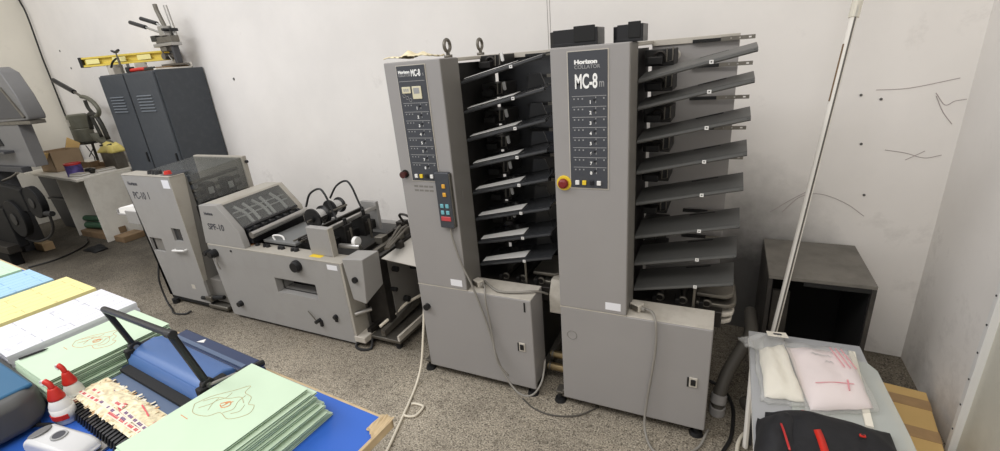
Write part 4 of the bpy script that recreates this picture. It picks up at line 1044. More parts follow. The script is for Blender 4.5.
# under the table
for k, (x0, y, z, r_, lab) in enumerate(((-7.0 + .05, 2.60, .195, .036, 'upper dark green roll under the far white table'), (-6.97 + .05, 2.58, .116, .040, 'lower dark green roll under the far white table'))):
    t = thing('material_roll', org(-6.8, y, z), lab, 'roll')
    MB().cyl((x0, y, z), (-6.36, y + .02, z + .03), r_, 20).build('roll', M['green_dk'], t)
    MB().cyl((x0 - .004, y, z), (x0 + .0, y, z), r_ * .45, 14).build('core', M['paper'], t)
org()
t = thing('shelf_stack', org(-6.7, 2.6, 0), 'low wooden bearer carrying the green rolls under the far table', 'block')
MB().box(-6.95, -6.38, 2.50, 2.72, 0.0, .075).build('bearer', M['wood_d'], t, .005)
t = thing('dark_case', org(-6.75, 2.80, 0), 'small dark box standing behind the green rolls under the far table', 'box')
MB().box(-6.86, -6.62, 2.74, 2.90, 0, .44).build('case', M['grey_dk'], t, .006)
MB().box(-6.84, -6.64, 2.735, 2.74, .36, .42).build('case_lid', M['black'], t, .004)
t = thing('wooden_pallet', org(-6.1, 2.4, 0), 'rough wooden offcut on the floor beside the far white table', 'wood')
MB().box(-6.22, -6.02, 2.50, 2.72, 0, .07).build('offcut', M['wood_d'], t, .006)
t = thing('black_offcut', org(-6.15, 2.32, 0), 'black crumpled scrap on the floor by the far white table', 'scrap')
pillow('scrap', M['blackm'], t, [(-6.26, 2.20), (-6.02, 2.22), (-6.02, 2.33), (-6.2, 2.36)], 0.001, .03, 9, 8, .008)
org()

# ------------------------------------------------------------------ press machine on the far left
t = thing('printing_press', org(-6.6, 2.0, 0), 'large grey and black printing press at the left edge', 'machine')
# hood with a dark window, rounded top
MB().prism([(-7.6, 1.93), (-6.20, 1.925), (-6.10, 1.905), (-5.86, 1.62), (-5.815, 1.445), (-5.83, 1.43), (-7.6, 1.40)], 'y', 2.06, 2.075).build('hood_face', M['grey_md'], t) if False else None
hd = MB(); P2 = [(-7.6, 1.93), (-6.12, 1.915), (-5.985, 1.86), (-5.87, 1.66), (-5.815, 1.47), (-5.83, 1.435), (-7.6, 1.40)]
hd.prism(P2, 'y', 2.06, 2.20); h_ = hd.build('hood', M['grey_md'], t, .012)
MB().prism([(-7.5, 1.80), (-6.22, 1.80), (-6.10, 1.72), (-5.88, 1.46), (-7.5, 1.445)], 'y', 2.052, 2.064).build('hood_window', M['grey_dk'], h_, .003)
MB().prism([(-6.10, 1.74), (-6.075, 1.74), (-5.845, 1.47), (-5.87, 1.455)], 'y', 2.046, 2.062).build('window_rim', M['steel_d'], h_)
MB().box(-7.6, -5.84, 2.07, 2.19, 1.395, 1.43).build('hood_sill', M['steel_d'], t, .004)
MB().box(-7.6, -6.14, 2.08, 2.185, .98, 1.40).build('upper_frame', M['grey_md'], t, .004)
MB().prism([(-7.0, 1.17), (-6.62, 1.19), (-6.66, 1.27), (-6.78, 1.33), (-7.0, 1.33)], 'y', 2.07, 2.082).build('frame_opening', M['blackm'], t)
MB().box(-7.0, -6.46, 2.0, 2.08, 1.12, 1.145).build('shelf', M['grey_dk'], t, .003)
MB().box(-7.6, -6.98, 1.98, 2.18, .0, .98).build('column', M['grey_dk'], t, .006)
MB().box(-7.0, -6.30, 2.02, 2.10, .93, .985).build('lower_rail', M['grey_dk'], t, .004)
MB().tube([(-6.66, 1.96, .85), (-6.40, 1.96, .90), (-6.22, 1.96, .95)], .012, 8).build('hand_rail', M['steel_d'], t)
# ink drum, flywheel and base in black
MB().cyl((-5.83, 1.84, .70), (-5.83, 1.90, .70), .155, 32).build('drum', M['press_k'], t, .01)
MB().cyl((-5.83, 1.832, .70), (-5.83, 1.84, .70), .05, 20).build('drum_hub', M['mech'], t, .004)
MB().hexa([(-7.2, 1.83, .58), (-5.95, 1.83, .60), (-5.95, 1.89, .60), (-7.2, 1.89, .58), (-7.2, 1.83, .92), (-5.95, 1.83, .83), (-5.95, 1.89, .83), (-7.2, 1.89, .92)]).build('ink_unit', M['press_k'], t, .015)
MB().cyl((-6.25, 1.80, .52), (-6.25, 1.86, .52), .19, 30).build('flywheel', M['press_k'], t, .01)
MB().cyl((-6.25, 1.79, .52), (-6.25, 1.80, .52), .06, 20).build('wheel_hub', M['mech'], t, .003)
MB().cyl((-5.70, 1.86, .60), (-5.60, 1.87, .60), .025, 14).build('drum_pin', M['blackm'], t)
MB().box(-7.9, -6.55, 1.72, 1.82, 0, .20).build('base', M['press_k'], t, .01)
MB().box(-7.6, -6.40, 1.79, 1.87, .20, .62).build('side_frame', M['press_k'], t, .01)
MB().box(-7.5, -6.42, 1.70, 1.80, .16, .24).build('foot_board', M['oily'], t, .006)
MB().tube([(-5.70, 1.88, .60), (-5.74, 1.88, .45), (-5.92, 1.88, .33), (-6.2, 1.87, .26), (-6.42, 1.86, .28)], .012, 8, 5).build('hose', M['cable_k'], t)
org()
t = thing('dark_cabinet', org(-7.4, 2.75, 0), 'dark slate cabinet standing under the left end of the far white table', 'cabinet')
MB().hexa([(-7.75, 2.66, 0), (-7.12, 2.66, 0), (-7.12, 2.95, 0), (-7.75, 2.95, 0), (-7.75, 2.60, .715), (-7.12, 2.60, .715), (-7.12, 2.95, .715), (-7.75, 2.95, .715)]).build('body', M['grey_dk'], t, .006)
MB().box(-7.70, -7.16, 2.59, 2.61, .40, .42).build('handle_rail', M['black'], t, .003)
t = thing('wood_offcut', org(-7.1, 2.12, 0), 'short pale wooden offcut on the floor beside the press', 'wood')
MB().box(-6.96, -6.76, 2.06, 2.16, 0.0, .09).build('offcut', M['wood'], t, .006)
org()
cable('floor_cable', [(-6.3, 1.75, .012), (-6.25, 1.95, .012), (-6.35, 2.2, .012), (-6.5, 2.35, .012), (-6.7, 2.44, .012)], .008, M['cable_k'], 'black cable on the dark floor between the press and the far table')

# ------------------------------------------------------------------ foreground table
TA = -math.atan(.075)
TZ_ = .75
t = thing('work_bench', (-.755, .735, 0), 'long work table with blue vinyl top in the foreground', 'table', rz=TA)
MB().box(-3.55, 0, -1.05, 0, TZ_ - .022, TZ_).build('tabletop', M['tbl'], t, .004)
e = MB(); e.box(-3.555, .006, -.004, .004, TZ_ - .024, TZ_ + .0015); e.box(-.004, .006, -1.05, .004, TZ_ - .024, TZ_ + .0015)
e.build('edge_tape', M['tbl_edge'], t, .002)
ta = MB(); rnd = random.Random(4); vs = []
for j in range(5):
    for i in range(9):
        u, v = i / 8, j / 4
        vs.append((-.035 + .043 * u, -.085 * v + .006 + .004 * rnd.random() - (.03 * (1 - u) if j == 4 else 0) * -1, TZ_ + .002 + .006 * rnd.random()))
ta.add(vs, [(j * 9 + i, j * 9 + i + 1, (j + 1) * 9 + i + 1, (j + 1) * 9 + i) for j in range(4) for i in range(8)])
ta.build('loose_tape', M['tbl_edge'], t, solid=.0008)
for x in (-3.45, -.10):
    for y in (-.95, -.08):
        MB().box(x - .025, x + .025, y - .025, y + .025, 0, TZ_ - .022).build('leg', M['grey_dk'], t, .003)
MB().box(-3.45, -.10, -.10, -.06, TZ_ - .09, TZ_ - .022).build('apron', M['wood'], t, .003)

# sheet stacks: each a block of sheets seen from its printed top
def sheet_stack(x0, x1, yb, ztop, m, label, L_=.41):
    t = thing('paper_stack', (x0, yb - L_, TZ_), label, 'stack of paper', rz=-.075)
    W_ = x1 - x0; hh = ztop - TZ_
    n = max(3, int(hh / .013)); rnd = random.Random(int(x0 * 100))
    for k in range(n):
        z0 = .0008 + (hh - .0008) * k / n; z1 = .0008 + (hh - .0008) * (k + 1) / n
        dx, dy = (rnd.uniform(-.003, .003), rnd.uniform(-.003, .003)) if k < n - 1 else (0, 0)
        MB().box(dx, W_ + dx, dy, L_ + dy, z0, z1 - .0003).build('ream' if k < n - 1 else 'top_ream', m, t)
    return t
sheet_stack(-2.345, -2.042, .822, .864, M['f_white'], 'stack of white printed forms beside the mint booklets', .375)
sheet_stack(-2.69, -2.388, .843, .864, M['f_yellow'], 'stack of pale yellow printed forms left of the white forms')
sheet_stack(-3.045, -2.745, .838, .857, M['f_blue'], 'stack of pale blue printed forms left of the yellow forms')
sheet_stack(-3.40, -3.095, .85, .855, M['f_green'], 'stack of pale green printed forms at the far left of the table')

# mint green booklets
BW, BL, BT = .256, .345, .0064
def make_booklet():
    t = thing('booklet', (0, 0, 0), 'x', 'booklet')
    c = MB()
    c.box(0, BW, 0, BL, BT - .0012, BT - .0002)
    c.box(0, BW, 0, BL, .0002, .0012)
    c.box(-.0015, .0, 0, BL, .0002, BT - .0002)
    c.build('cover', M['mint'], t)
    p = MB(); p.box(.001, BW - .003, .002, BL - .002, .0013, BT * .5 - .0003); p.build('pages', M['mint_d'], t)
    p = MB(); p.box(.001, BW - .005, .003, BL - .003, BT * .5, BT - .0014); p.build('pages', M['pg'], t)
    return t
bk0 = make_booklet()
def booklet(x, y, z, rz, label, group=None, first=[True]):
    o = bk0 if first[0] else copy_tree(bk0); first[0] = False
    o.location = (x, y, z); o.rotation_euler = (0, 0, rz); o['label'] = label
    if group: o['group'] = group
    elif 'group' in o: del o['group']
    return o
rnd = random.Random(11)
NF = 16
for k in range(NF):
    f_ = 1 - k / (NF - 1)
    top = k == NF - 1
    o = booklet(-1.246 + .050 * f_ + (0 if top else rnd.uniform(-.008, .008)), .348 + .016 * f_ + (0 if top else rnd.uniform(-.007, .007)), TZ_ + .0012 + k * BT, -.10 + .03 * f_ + (0 if top else rnd.uniform(-.02, .02)),
        'mint green booklet with line drawing, topmost of the fanned stack nearest the camera' if top else 'mint green booklet in the fanned stack nearest the camera, under the top one',
        None if top else 'booklets in the near stack')
    if top: fg_top = o
NL = 15
for k in range(NL):
    f_ = 1 - k / (NL - 1); top = k == NL - 1
    o = booklet(-2.020 + (0 if top else rnd.uniform(-.007, .007)) + .012 * f_, .432 + (0 if top else rnd.uniform(-.008, .01)) - .01 * f_, TZ_ + .0012 + k * BT, -.075 + (0 if top else rnd.uniform(-.012, .012)),
        'mint green booklet with line drawing, on top beside the white forms' if top else 'mint green booklet in the stack beside the white forms, under the top one',
        None if top else 'booklets beside the white forms')
    if top: lf_top = o
def drawing(parent, cx, cy, s, rz=0.0, ink='draw'):
    """loose contour sketch printed on a cover"""
    m_ = MB(); z = BT + .0001
    L_ = [[(-.50, -.28), (-.42, -.05), (-.20, .22), (-.06, .40), (.02, .26), (.22, .24), (.34, .12), (.46, .14), (.55, -.02), (.36, -.22), (.10, -.20), (-.02, -.34), (-.30, -.40), (-.50, -.28)],
          [(-.44, -.18), (-.30, -.02), (-.10, .05), (.06, .16), (.24, .10)], [(-.34, -.30), (-.24, -.14), (-.26, -.02)], [(.30, .08), (.36, -.04), (.28, -.14)], [(.10, .22), (.12, .08), (.22, -.06), (.14, -.18)],
          [(-.18, .16), (-.16, .04), (-.24, -.10), (-.14, -.26)]]
    for l in L_:
        pts = [p for p in catmull([(cx + s * (x * math.cos(rz) - y * math.sin(rz)), cy + s * (x * math.sin(rz) + y * math.cos(rz)), z) for x, y in l], 5)]
        m_.tube(pts, .0007, 4)
    m_.build('line_drawing', M[ink], parent)
    m_ = MB()
    for l in ([(-.10, -.08), (.0, .02), (.08, -.04), (.02, -.12), (-.08, -.10)], [(-.04, -.04), (.05, .04)], [(-.02, -.10), (.0, -.02)]):
        m_.tube(catmull([(cx + s * (x * math.cos(rz) - y * math.sin(rz)), cy + s * (x * math.sin(rz) + y * math.cos(rz)), z) for x, y in l], 4), .0014, 4)
    m_.box(cx - s * .44, cx - s * .24, cy - s * .52, cy - s * .51, BT - .0001, BT + .0006)
    m_.build('drawing_accent', M['orange'], parent)
cov = [c for c in fg_top.children if c.name.startswith('cover')][0]; drawing(cov, .105, .215, .165)
cov = [c for c in lf_top.children if c.name.startswith('cover')][0]; drawing(cov, .125, .185, .15, 0, 'orange')

# comb binding machine
t = thing('binding_machine', (-1.472, .603, TZ_), 'blue comb binding machine with raised black lever between the booklet stacks', 'machine', rz=-.09)
MB().box(-.25, .215, -.05, .165, .001, .045).build('base', M['binder_d'], t, .006)
MB().box(-.25, .190, .10, .165, .045, .062).build('rear_deck', M['binder_d'], t, .005)
MB().box(-.235, .18, .112, .126, .062, .066).build('deck_strip', M['binder_s'], t)
lid = MB(); lid.prism([(-.025, .045), (-.02, .082), (.0, .098), (.055, .104), (.085, .092), (.095, .045)], 'x', -.225, .20)
lid.build('punch_lid', M['binder'], t, .008, seg=3)
MB().prism([(-.035, .045), (-.03, .072), (-.018, .088), (-.018, .045)], 'x', -.225, .20).build('lid_flange', M['binder'], t, .003)
MB().box(-.215, .20, -.062, -.034, .045, .056).build('paper_slot', M['blackm'], t)
MB().box(-.205, .20, -.162, -.060, .001, .046).build('front_deck', M['binder_s'], t, .004)
MB().box(-.205, .22, -.205, -.160, .001, .026).build('comb_bar', M['black'], t, .004)
for k in range(24):
    x = -.200 + .0178 * k
    MB().hexa([(x, -.216, .008), (x + .009, -.216, .008), (x + .009, -.170, .012), (x, -.170, .012), (x, -.208, .028), (x + .009, -.208, .028), (x + .009, -.170, .034), (x, -.170, .034)]).build('comb_finger', M['black'], t)
for s_ in (-.228, .212):
    MB().cyl((s_ - .010, 0, .10), (s_ + .010, 0, .10), .018, 20).build('lever_pivot', M['black'], t, .003)
    MB().cyl((s_ - .016, 0, .10), (s_ + .016, 0, .10), .008, 12).build('pivot_pin', M['steel'], t)
    MB().box(s_ - .014, s_ + .014, -.03, .05, .045, .10).build('pivot_cheek', M['blackm'], t, .005)
lv = MB(); lv.tube([(-.228, 0, .10), (-.226, -.034, .258)], .009, 10); lv.build('lever_arm', M['black'], t)
lv = MB(); lv.tube([(.212, 0, .10), (.196, -.034, .280)], .0105, 10); lv.build('lever_arm', M['black'], t)
lv = MB(); lv.tube([(-.230, -.034, .258), (-.10, -.034, .266), (.200, -.034, .280)], .0095, 10); lv.build('lever_handle', M['black'], t)
MB().cyl((.180, -.034, .279), (.210, -.034, .281), .0125, 14).build('handle_joint', M['black'], t, .003)
MB().tube([(.225, .0, .100), (.225, .12, .075)], .006, 8).build('side_link', M['steel'], t)
MB().tube([(.225, .075, .083), (.225, .155, .068)], .0105, 10).build('link_cap', M['black'], t)
MB().prism([(-.12, .132), (-.09, .140), (-.105, .156)], 'z', .062, .0635).build('white_arrow', M['white'], t)
# paper offcuts from punching
rnd = random.Random(21)
cols = [mat('scrap_' + n, c, .8) for n, c in (('cream', rgb(212, 192, 156)), ('white', rgb(220, 212, 194)), ('tan', rgb(184, 146, 104)), ('pink', rgb(204, 96, 100)), ('violet', rgb(120, 92, 130)), ('dark', rgb(60, 48, 44)))]
t = thing('paper_offcuts', (-1.505, .507, TZ_), 'heap of cream and red printed paper offcuts along the binding machine front', 'paper scraps', rz=-.09)
for ci, m_ in enumerate(cols):
    b = MB()
    for k in range((120, 110, 50, 14, 6, 14)[ci]):
        x, y = rnd.uniform(-.190, .22), rnd.uniform(-.085, -.0)
        z = .046 + rnd.uniform(.0, .010) * (1 - abs(y + .036) / .05)
        a = rnd.uniform(0, PI); w_, l_ = rnd.uniform(.002, .005), rnd.uniform(.006, .020)
        if ci in (3, 4): a = rnd.uniform(-.2, .2); x = rnd.uniform(-.05, .2); y = rnd.uniform(-.07, -.02); l_ = rnd.uniform(.02, .05); z += .006
        ca, sa = math.cos(a), math.sin(a); t1, t2 = rnd.uniform(-.002, .002), rnd.uniform(-.002, .002)
        q = []
        for (u, v) in ((-l_, -w_), (l_, -w_), (l_, w_), (-l_, w_)):
            q.append((x + u * ca - v * sa, y + u * sa + v * ca, max(.0465, z + t1 * u / l_ + t2 * v / w_)))
        b.add(q + [(p[0], p[1], p[2] + .0006) for p in q], [(3, 2, 1, 0), (4, 5, 6, 7), (0, 1, 5, 4), (1, 2, 6, 5), (2, 3, 7, 6), (3, 0, 4, 7)])
    tag(b.build(('cream', 'white', 'tan', 'pink', 'violet', 'dark')[ci] + '_scraps', m_, t), kind='stuff')
b = MB(); nx, ny = 30, 6; vs = []
for j in range(ny):
    for i in range(nx):
        u, v = i / (nx - 1), j / (ny - 1)
        vs.append((-.200 + .420 * u, -.088 + .092 * v, .0465 + (.010 + .010 * rnd.random()) * math.sin(PI * v) * min(1, 8 * u, 8 * (1 - u))))
b.add(vs, [(j * nx + i, j * nx + i + 1, (j + 1) * nx + i + 1, (j + 1) * nx + i) for j in range(ny - 1) for i in range(nx - 1)])
tag(b.build('scrap_bed', mat('scrap_mix', rgb(232, 214, 180), .85, noise=.35, scale=60), t, solid=.001), kind='stuff')

# long printed strips on the front half of the heap
for k, (x0, x1, y0, dy, z) in enumerate(((-.17, .02, -.078, .010, .058), (-.05, .14, -.070, -.004, .060), (.03, .215, -.080, .004, .059), (.06, .21, -.058, -.006, .061), (-.14, .05, -.056, .006, .060))):
    q = [(x0, y0, z), (x1, y0 + dy, z), (x1, y0 + dy + .013, z + .001), (x0, y0 + .013, z + .001)]
    st = MB().add(q + [(p[0], p[1], p[2] + .0007) for p in q], [(3, 2, 1, 0), (4, 5, 6, 7), (0, 1, 5, 4), (1, 2, 6, 5), (2, 3, 7, 6), (3, 0, 4, 7)]).build('printed_strip', cols[1], t)
    b = MB(); n_ = int((x1 - x0) / .008)
    for j in range(n_):
        if rnd.random() < .3: continue
        u = (j + .5) / n_; x = x0 + (x1 - x0) * u; y = y0 + dy * u
        b.box(x - .0028, x + .0028, y + .003, y + .010, z + .0009, z + .0022)
    b.build('strip_print', cols[3] if k % 2 == 0 else cols[4], st)
# laminator
t = thing('laminator', (-2.19, .055, TZ_), 'dark grey rounded office machine with a teal top at the left table edge', 'machine', rz=-.06)
b = MB(); b.prism([(0, .02), (.40, .02), (.475, .05), (.475, .30), (.455, .345), (.40, .365), (0, .375)], 'z', .012, .122)
b.build('body', M['lam'], t, .028, seg=4)
MB().box(.0, .43, .155, .355, .114, .1285).build('top_panel', M['lam_t'], t, .010, seg=3)
MB().box(.02, .38, .215, .225, .128, .1302).build('feed_slot', M['blackm'], t)
MB().box(.05, .36, .262, .265, .128, .1302).build('panel_line', M['binder_d'], t)
for x, y in ((.05, .06), (.42, .06), (.05, .32), (.42, .32)):
    MB().cyl((x, y, 0), (x, y, .014), .015, 12).build('foot', M['rubber'], t)
MB().tube([(.46, .32, .015), (.50, .34, .012), (.53, .33, .010), (.54, .30, .012)], .006, 8, 4).build('power_lead', M['cable_k'], t)

def glue(x, y, label, m, h, rz):
    t = thing('glue_bottle', (x, y, TZ_), label, 'bottle', rz=rz)
    MB().lathe([(.026, .0008), (.030, .004), (.031, .04), (.029, .062), (.020, .082), (.014, .088)], (0, 0, 0), 26).build('body', m, t, smooth=True)
    MB().lathe([(.0312, .014), (.0316, .03), (.0312, .052)], (0, 0, 0), 26).build('label', M['white'] if h else m, t, smooth=True)
    for k, a in enumerate((-.9, -.45, 0, .45)):
        MB().box(-.010, .010, -.0335, -.0305, .020, .036).xform(Matrix.Rotation(a + .4, 4, 'Z')).build('label_print', M['red'], t, .002)
    MB().lathe([(.022, .080), (.0225, .086), (.013, .112), (.012, .116)], (0, 0, 0), 22).build('cap', M['red'], t, smooth=True)
    nz = MB(); nz.tube([(0, 0, .114), (-.004, 0, .130), (-.016, 0, .138)], .0085, 10, 3); nz.build('nozzle', M['red'], t, smooth=True)
    MB().ring((-.026, 0, .132), 'y', .007, .003, 14, 6).build('nozzle_tip', M['white'], t)
glue(-1.672, .398, 'white glue bottle with red cap in front of its twin', M['white'], 1, .3)
glue(-1.712, .448, 'glue bottle with red cap standing behind the other one', mat('milky_plastic', rgb(206, 208, 200), .35), 0, .3)
bpy.data.objects['glue_bottle'].scale = (.95, .85, 1.0); bpy.data.objects['glue_bottle.001'].scale = (.78, .78, 1.06)

# paper punch
t = thing('hole_punch', (-1.507, .330, TZ_), 'light grey two-hole punch at the front of the blue table', 'hole punch', rz=.16)
MB().box(-.085, .095, -.05, .05, .0006, .010).build('base_plate', M['steel'], t, .004)
b = MB(); b.prism([(-.105, .022), (-.098, .052), (-.075, .062), (.06, .050), (.088, .036), (.092, .012), (-.07, .012)], 'y', -.036, .036)
b.build('body', mat('pale_grey_plastic', rgb(196, 196, 196), .45), t, .014, seg=4)
e = MB(); e.lathe([(.026, 0), (.026, .003), (.022, .004)], (0, 0, 0), 24); e.xform(Matrix.Translation((-.076, .0, .0585)) @ Matrix.Rotation(-.18, 4, 'Y') @ Matrix.Diagonal((.85, 1, 1, 1))).build('thumb_pad', M['grey_md'], t)
e = MB(); e.lathe([(.0145, 0), (.0145, .003), (.011, .003), (.0, -.002)], (0, 0, 0), 24); e.xform(Matrix.Translation((-.010, .004, .0565)) @ Matrix.Rotation(.088, 4, 'Y') @ Matrix.Scale(1.25, 4)).build('round_button', M['inkg'], t)
e = MB(); e.lathe([(.011, 0), (.011, .0008), (.0, .0008)], (0, 0, 0), 24); e.xform(Matrix.Translation((-.010, .004, .0598)) @ Matrix.Rotation(.088, 4, 'Y') @ Matrix.Scale(1.25, 4)).build('button_shadow', M['inkd'], t)
MB().box(-.05, .05, -.046, -.036, .010, .026).build('punch_head', M['steel'], t, .003)
t = thing('marker_pen', (-2.004, .470, TZ_ + .0012 + NL * BT + .0008), 'black pen lying on the mint booklets by the white forms', 'pen', rz=1.25)
MB().cyl((-.03, 0, .004), (.03, 0, .004), .0036, 10).build('barrel', M['black'], t)
MB().cyl((.03, 0, .004), (.042, 0, .004), .0034, 10, .001).build('tip', M['blackm'], t)
# ------------------------------------------------------------------ right side
K = .94; ZB = .40
# open black box
t = thing('wooden_box', org(.43, 2.46, 0), 'large black open-fronted wooden box on the floor against the back wall', 'box')
X0, X1, Y0, Y1, Z1 = .233, .637, 2.225, 2.68, .600
b = MB(); b.box(X0, X0 + .018, Y0, Y1, 0, Z1 - .018); b.build('side_panel', M['blackwood'], t, .002)
b = MB(); b.box(X1 - .018, X1, Y0, Y1, 0, Z1 - .018); b.build('side_panel', M['blackwood'], t, .002)
MB().box(X0, X1, Y0, Y1, Z1 - .018, Z1).build('top_panel', M['boxtop'], t, .002)
MB().box(X0 + .018, X1 - .018, Y1 - .012, Y1, .018, Z1 - .018).build('back_panel', M['darkin'], t)
MB().box(X0 + .018, X1 - .018, Y0, Y1, 0, .018).build('bottom_panel', M['darkin'], t)
MB().box(X0 + .018, X1 - .018, Y0 + .01, Y1 - .013, Z1 - .024, Z1 - .0185).build('lining', M['darkin'], t)
MB().box(X1 - .022, X1 - .0185, Y0 + .01, Y1 - .013, .02, Z1 - .026).build('lining', M['darkin'], t)
MB().box(X0 + .0185, X0 + .022, Y0 + .01, Y1 - .013, .02, Z1 - .026).build('lining', M['darkin'], t)
MB().box(X0 + .03, X0 + .10, Y0 + .05, Y0 + .07, .10, .50).build('inner_batten', M['blackwood'], t)
MB().box(X0 + .14, X1 - .02, Y0 - .004, Y0 + .004, Z1 - .036, Z1 - .017).build('front_strip', M['blackm'], t)

# low stand with acrylic sheets
t = thing('low_stand', org(.36, 1.66, 0), 'low white tube stand carrying grey acrylic sheets by the right wall', 'stand')
sx0, sx1, sy0, sy1 = .175, .57, 1.30, 2.02
fr = MB()
fr.tube([(sx0, sy0, ZB - .03), (sx1, sy0, ZB - .03), (sx1, sy1, ZB - .03), (sx0, sy1, ZB - .03)], .012, 8, 0, True)
fr.build('frame', M['pole'], t)
for (xa, ya, xb, yb) in ((sx0, 1.80, .182, 1.762), (sx1, 1.80, .575, 1.80), (sx0, sy0, .15, 1.26), (sx1, sy0, .575, 1.26)):
    MB().tube([(xb, yb, 0), (xa, ya, ZB - .03)], .011, 8).build('leg', M['pole'], t)
    MB().tube([(xb + .018, yb + .02, 0.0), (xa + .015, ya + .02, ZB - .04)], .006, 8).build('leg_strut', M['grey_dk'], t)
t = thing('acrylic_sheet', org(.36, 1.66, ZB - .018), 'large grey acrylic sheet lying flat on the low stand', 'sheet')
MB().prism([(.164, 1.28), (.592, 1.28), (.592, 1.54), (.575, 2.068), (.166, 2.056)], 'z', ZB - .017, ZB - .008).build('sheet', M['sheet'], t)
t = thing('acrylic_sheet', org(.5, 1.66, ZB - .008), 'clear acrylic sheet overlapping the right side of the grey one', 'sheet')
MB().prism([(.28, 1.28), (.612, 1.28), (.612, 1.56), (.598, 1.90), (.575, 1.945), (.30, 1.94)], 'z', ZB - .0075, ZB - .002).build('sheet', M['sheet2'], t)
t = thing('wooden_strip', org(.51, 1.75, ZB), 'thin cream wooden strip lying on the acrylic sheets under the bags', 'strip')
MB().hexa([(.495, 1.56, ZB - .0015), (.517, 1.56, ZB - .0015), (.545, 2.0, ZB - .0015), (.523, 2.0, ZB - .0015), (.495, 1.56, ZB + .006), (.517, 1.56, ZB + .006), (.545, 2.0, ZB + .006), (.523, 2.0, ZB + .006)]).build('strip', M['creamp'], t)
# bags
t = thing('plastic_bag', org(.27, 1.77, ZB), 'crumpled clear plastic bag of cream paper, the left one of two on the acrylic sheets', 'bag')
pillow('paper_packet', M['creamp'], t, [(.205, 1.60), (.330, 1.615), (.295, 1.97), (.200, 1.90)], ZB + .002, .026, 3, 20, .0035, 13)
pillow('clear_sleeve', M['bag'], t, [(.188, 1.575), (.340, 1.590), (.303, 2.03), (.180, 1.96)], ZB + .0005, .040, 8, 18, .007, 13)
pillow('loose_corner', M['bag'], t, [(.15, 1.90), (.21, 1.88), (.23, 2.02), (.118, 1.945)], ZB + .010, .012, 6, 10, .005)
MB().hexa([(.232, 1.965, ZB + .038), (.308, 1.970, ZB + .038), (.302, 2.02, ZB + .030), (.228, 2.012, ZB + .030), (.232, 1.965, ZB + .040), (.308, 1.970, ZB + .040), (.302, 2.02, ZB + .032), (.228, 2.012, ZB + .032)]).build('paper_tag', M['creamp'], t)
MB().hexa([(.255, 1.982, ZB + .0385), (.285, 1.984, ZB + .0385), (.283, 1.996, ZB + .0365), (.253, 1.994, ZB + .0365), (.255, 1.982, ZB + .0405), (.285, 1.984, ZB + .0405), (.283, 1.996, ZB + .0385), (.253, 1.994, ZB + .0385)]).build('tag_print', M['inkd'], t)
t = thing('plastic_bag', org(.43, 1.76, ZB), 'clear plastic bag of pinkish white paper, the right one of two on the acrylic sheets', 'bag')
pk = pillow('paper_packet', M['pinkp'], t, [(.340, 1.570), (.532, 1.652), (.520, 1.962), (.302, 1.945)], ZB + .0075, .034, 4, 20, .0028, 12)
pillow('clear_sleeve', M['bag'], t, [(.332, 1.540), (.545, 1.635), (.536, 1.990), (.297, 1.968)], ZB + .0070, .044, 12, 18, .006, 12)
b = MB()
for k in range(3):
    b.tube(catmull([(.445 + .018 * k, 1.935, ZB + .046), (.457 + .018 * k, 1.87, ZB + .0515), (.472 + .018 * k, 1.81, ZB + .0505)], 4), .0025, 5)
b.tube(catmull([(.365, 1.68, ZB + .050), (.42, 1.70, ZB + .052), (.485, 1.715, ZB + .050)], 5), .0018, 5)
b.tube(catmull([(.465, 1.675, ZB + .048), (.468, 1.73, ZB + .051)], 4), .003, 5)
b.build('pink_print', M['pink'], t)
rnd = random.Random(5)
for (x0, x1, y0) in ((.345, .455, 1.900), (.375, .450, 1.868), (.415, .450, 1.830)):
    pts = []; n_ = int((x1 - x0) / .006)
    for j in range(n_): pts.append((x0 + .006 * j, y0 - .06 * (x0 + .006 * j - .345) + (.009 if j % 2 else -.006) * rnd.uniform(.4, 1), ZB + .051))
    MB().tube(catmull(pts, 4), .0011, 4).build('pencil_scribble', M['inkg'], t)
# black nylon bag
t = thing('backpack', org(.38, 1.38, ZB), 'black nylon bag with red stripe lying on the front of the acrylic sheets', 'bag')
pillow('body', M['bagk'], t, [(.165, 1.13), (.60, 1.15), (.545, 1.525), (.205, 1.515)], ZB + .0005, .085, 5, 22, .008, 7, .3)
pillow('side_pocket', M['bagk'], t, [(.145, 1.2), (.30, 1.2), (.30, 1.50), (.178, 1.475)], ZB + .001, .095, 15, 14, .006, 7, .4)
def ribbon(pts, w_, name, m):
    pts = catmull(pts, 8); b = MB(); vs = []
    for p in pts: vs += [(p.x - w_, p.y, p.z), (p.x + w_, p.y, p.z)]
    b.add(vs, [(2 * i, 2 * i + 1, 2 * i + 3, 2 * i + 2) for i in range(len(pts) - 1)])
    b.build(name, m, t, solid=.003, smooth=True)
ribbon([(.312, 1.500, ZB + .062), (.315, 1.455, ZB + .092), (.320, 1.40, ZB + .101), (.328, 1.33, ZB + .106), (.336, 1.24, ZB + .100)], .0105, 'red_stripe', M['red'])
ribbon([(.228, 1.36, ZB + .106), (.233, 1.32, ZB + .110), (.241, 1.25, ZB + .112)], .003, 'red_piping', M['canred'])
MB().box(.432, .448, 1.385, 1.395, ZB + .098, ZB + .104).build('red_patch', M['red'], t, .002)
MB().box(.436, .444, 1.388, 1.392, ZB + .103, ZB + .1048).build('patch_mark', M['bagk'], t)
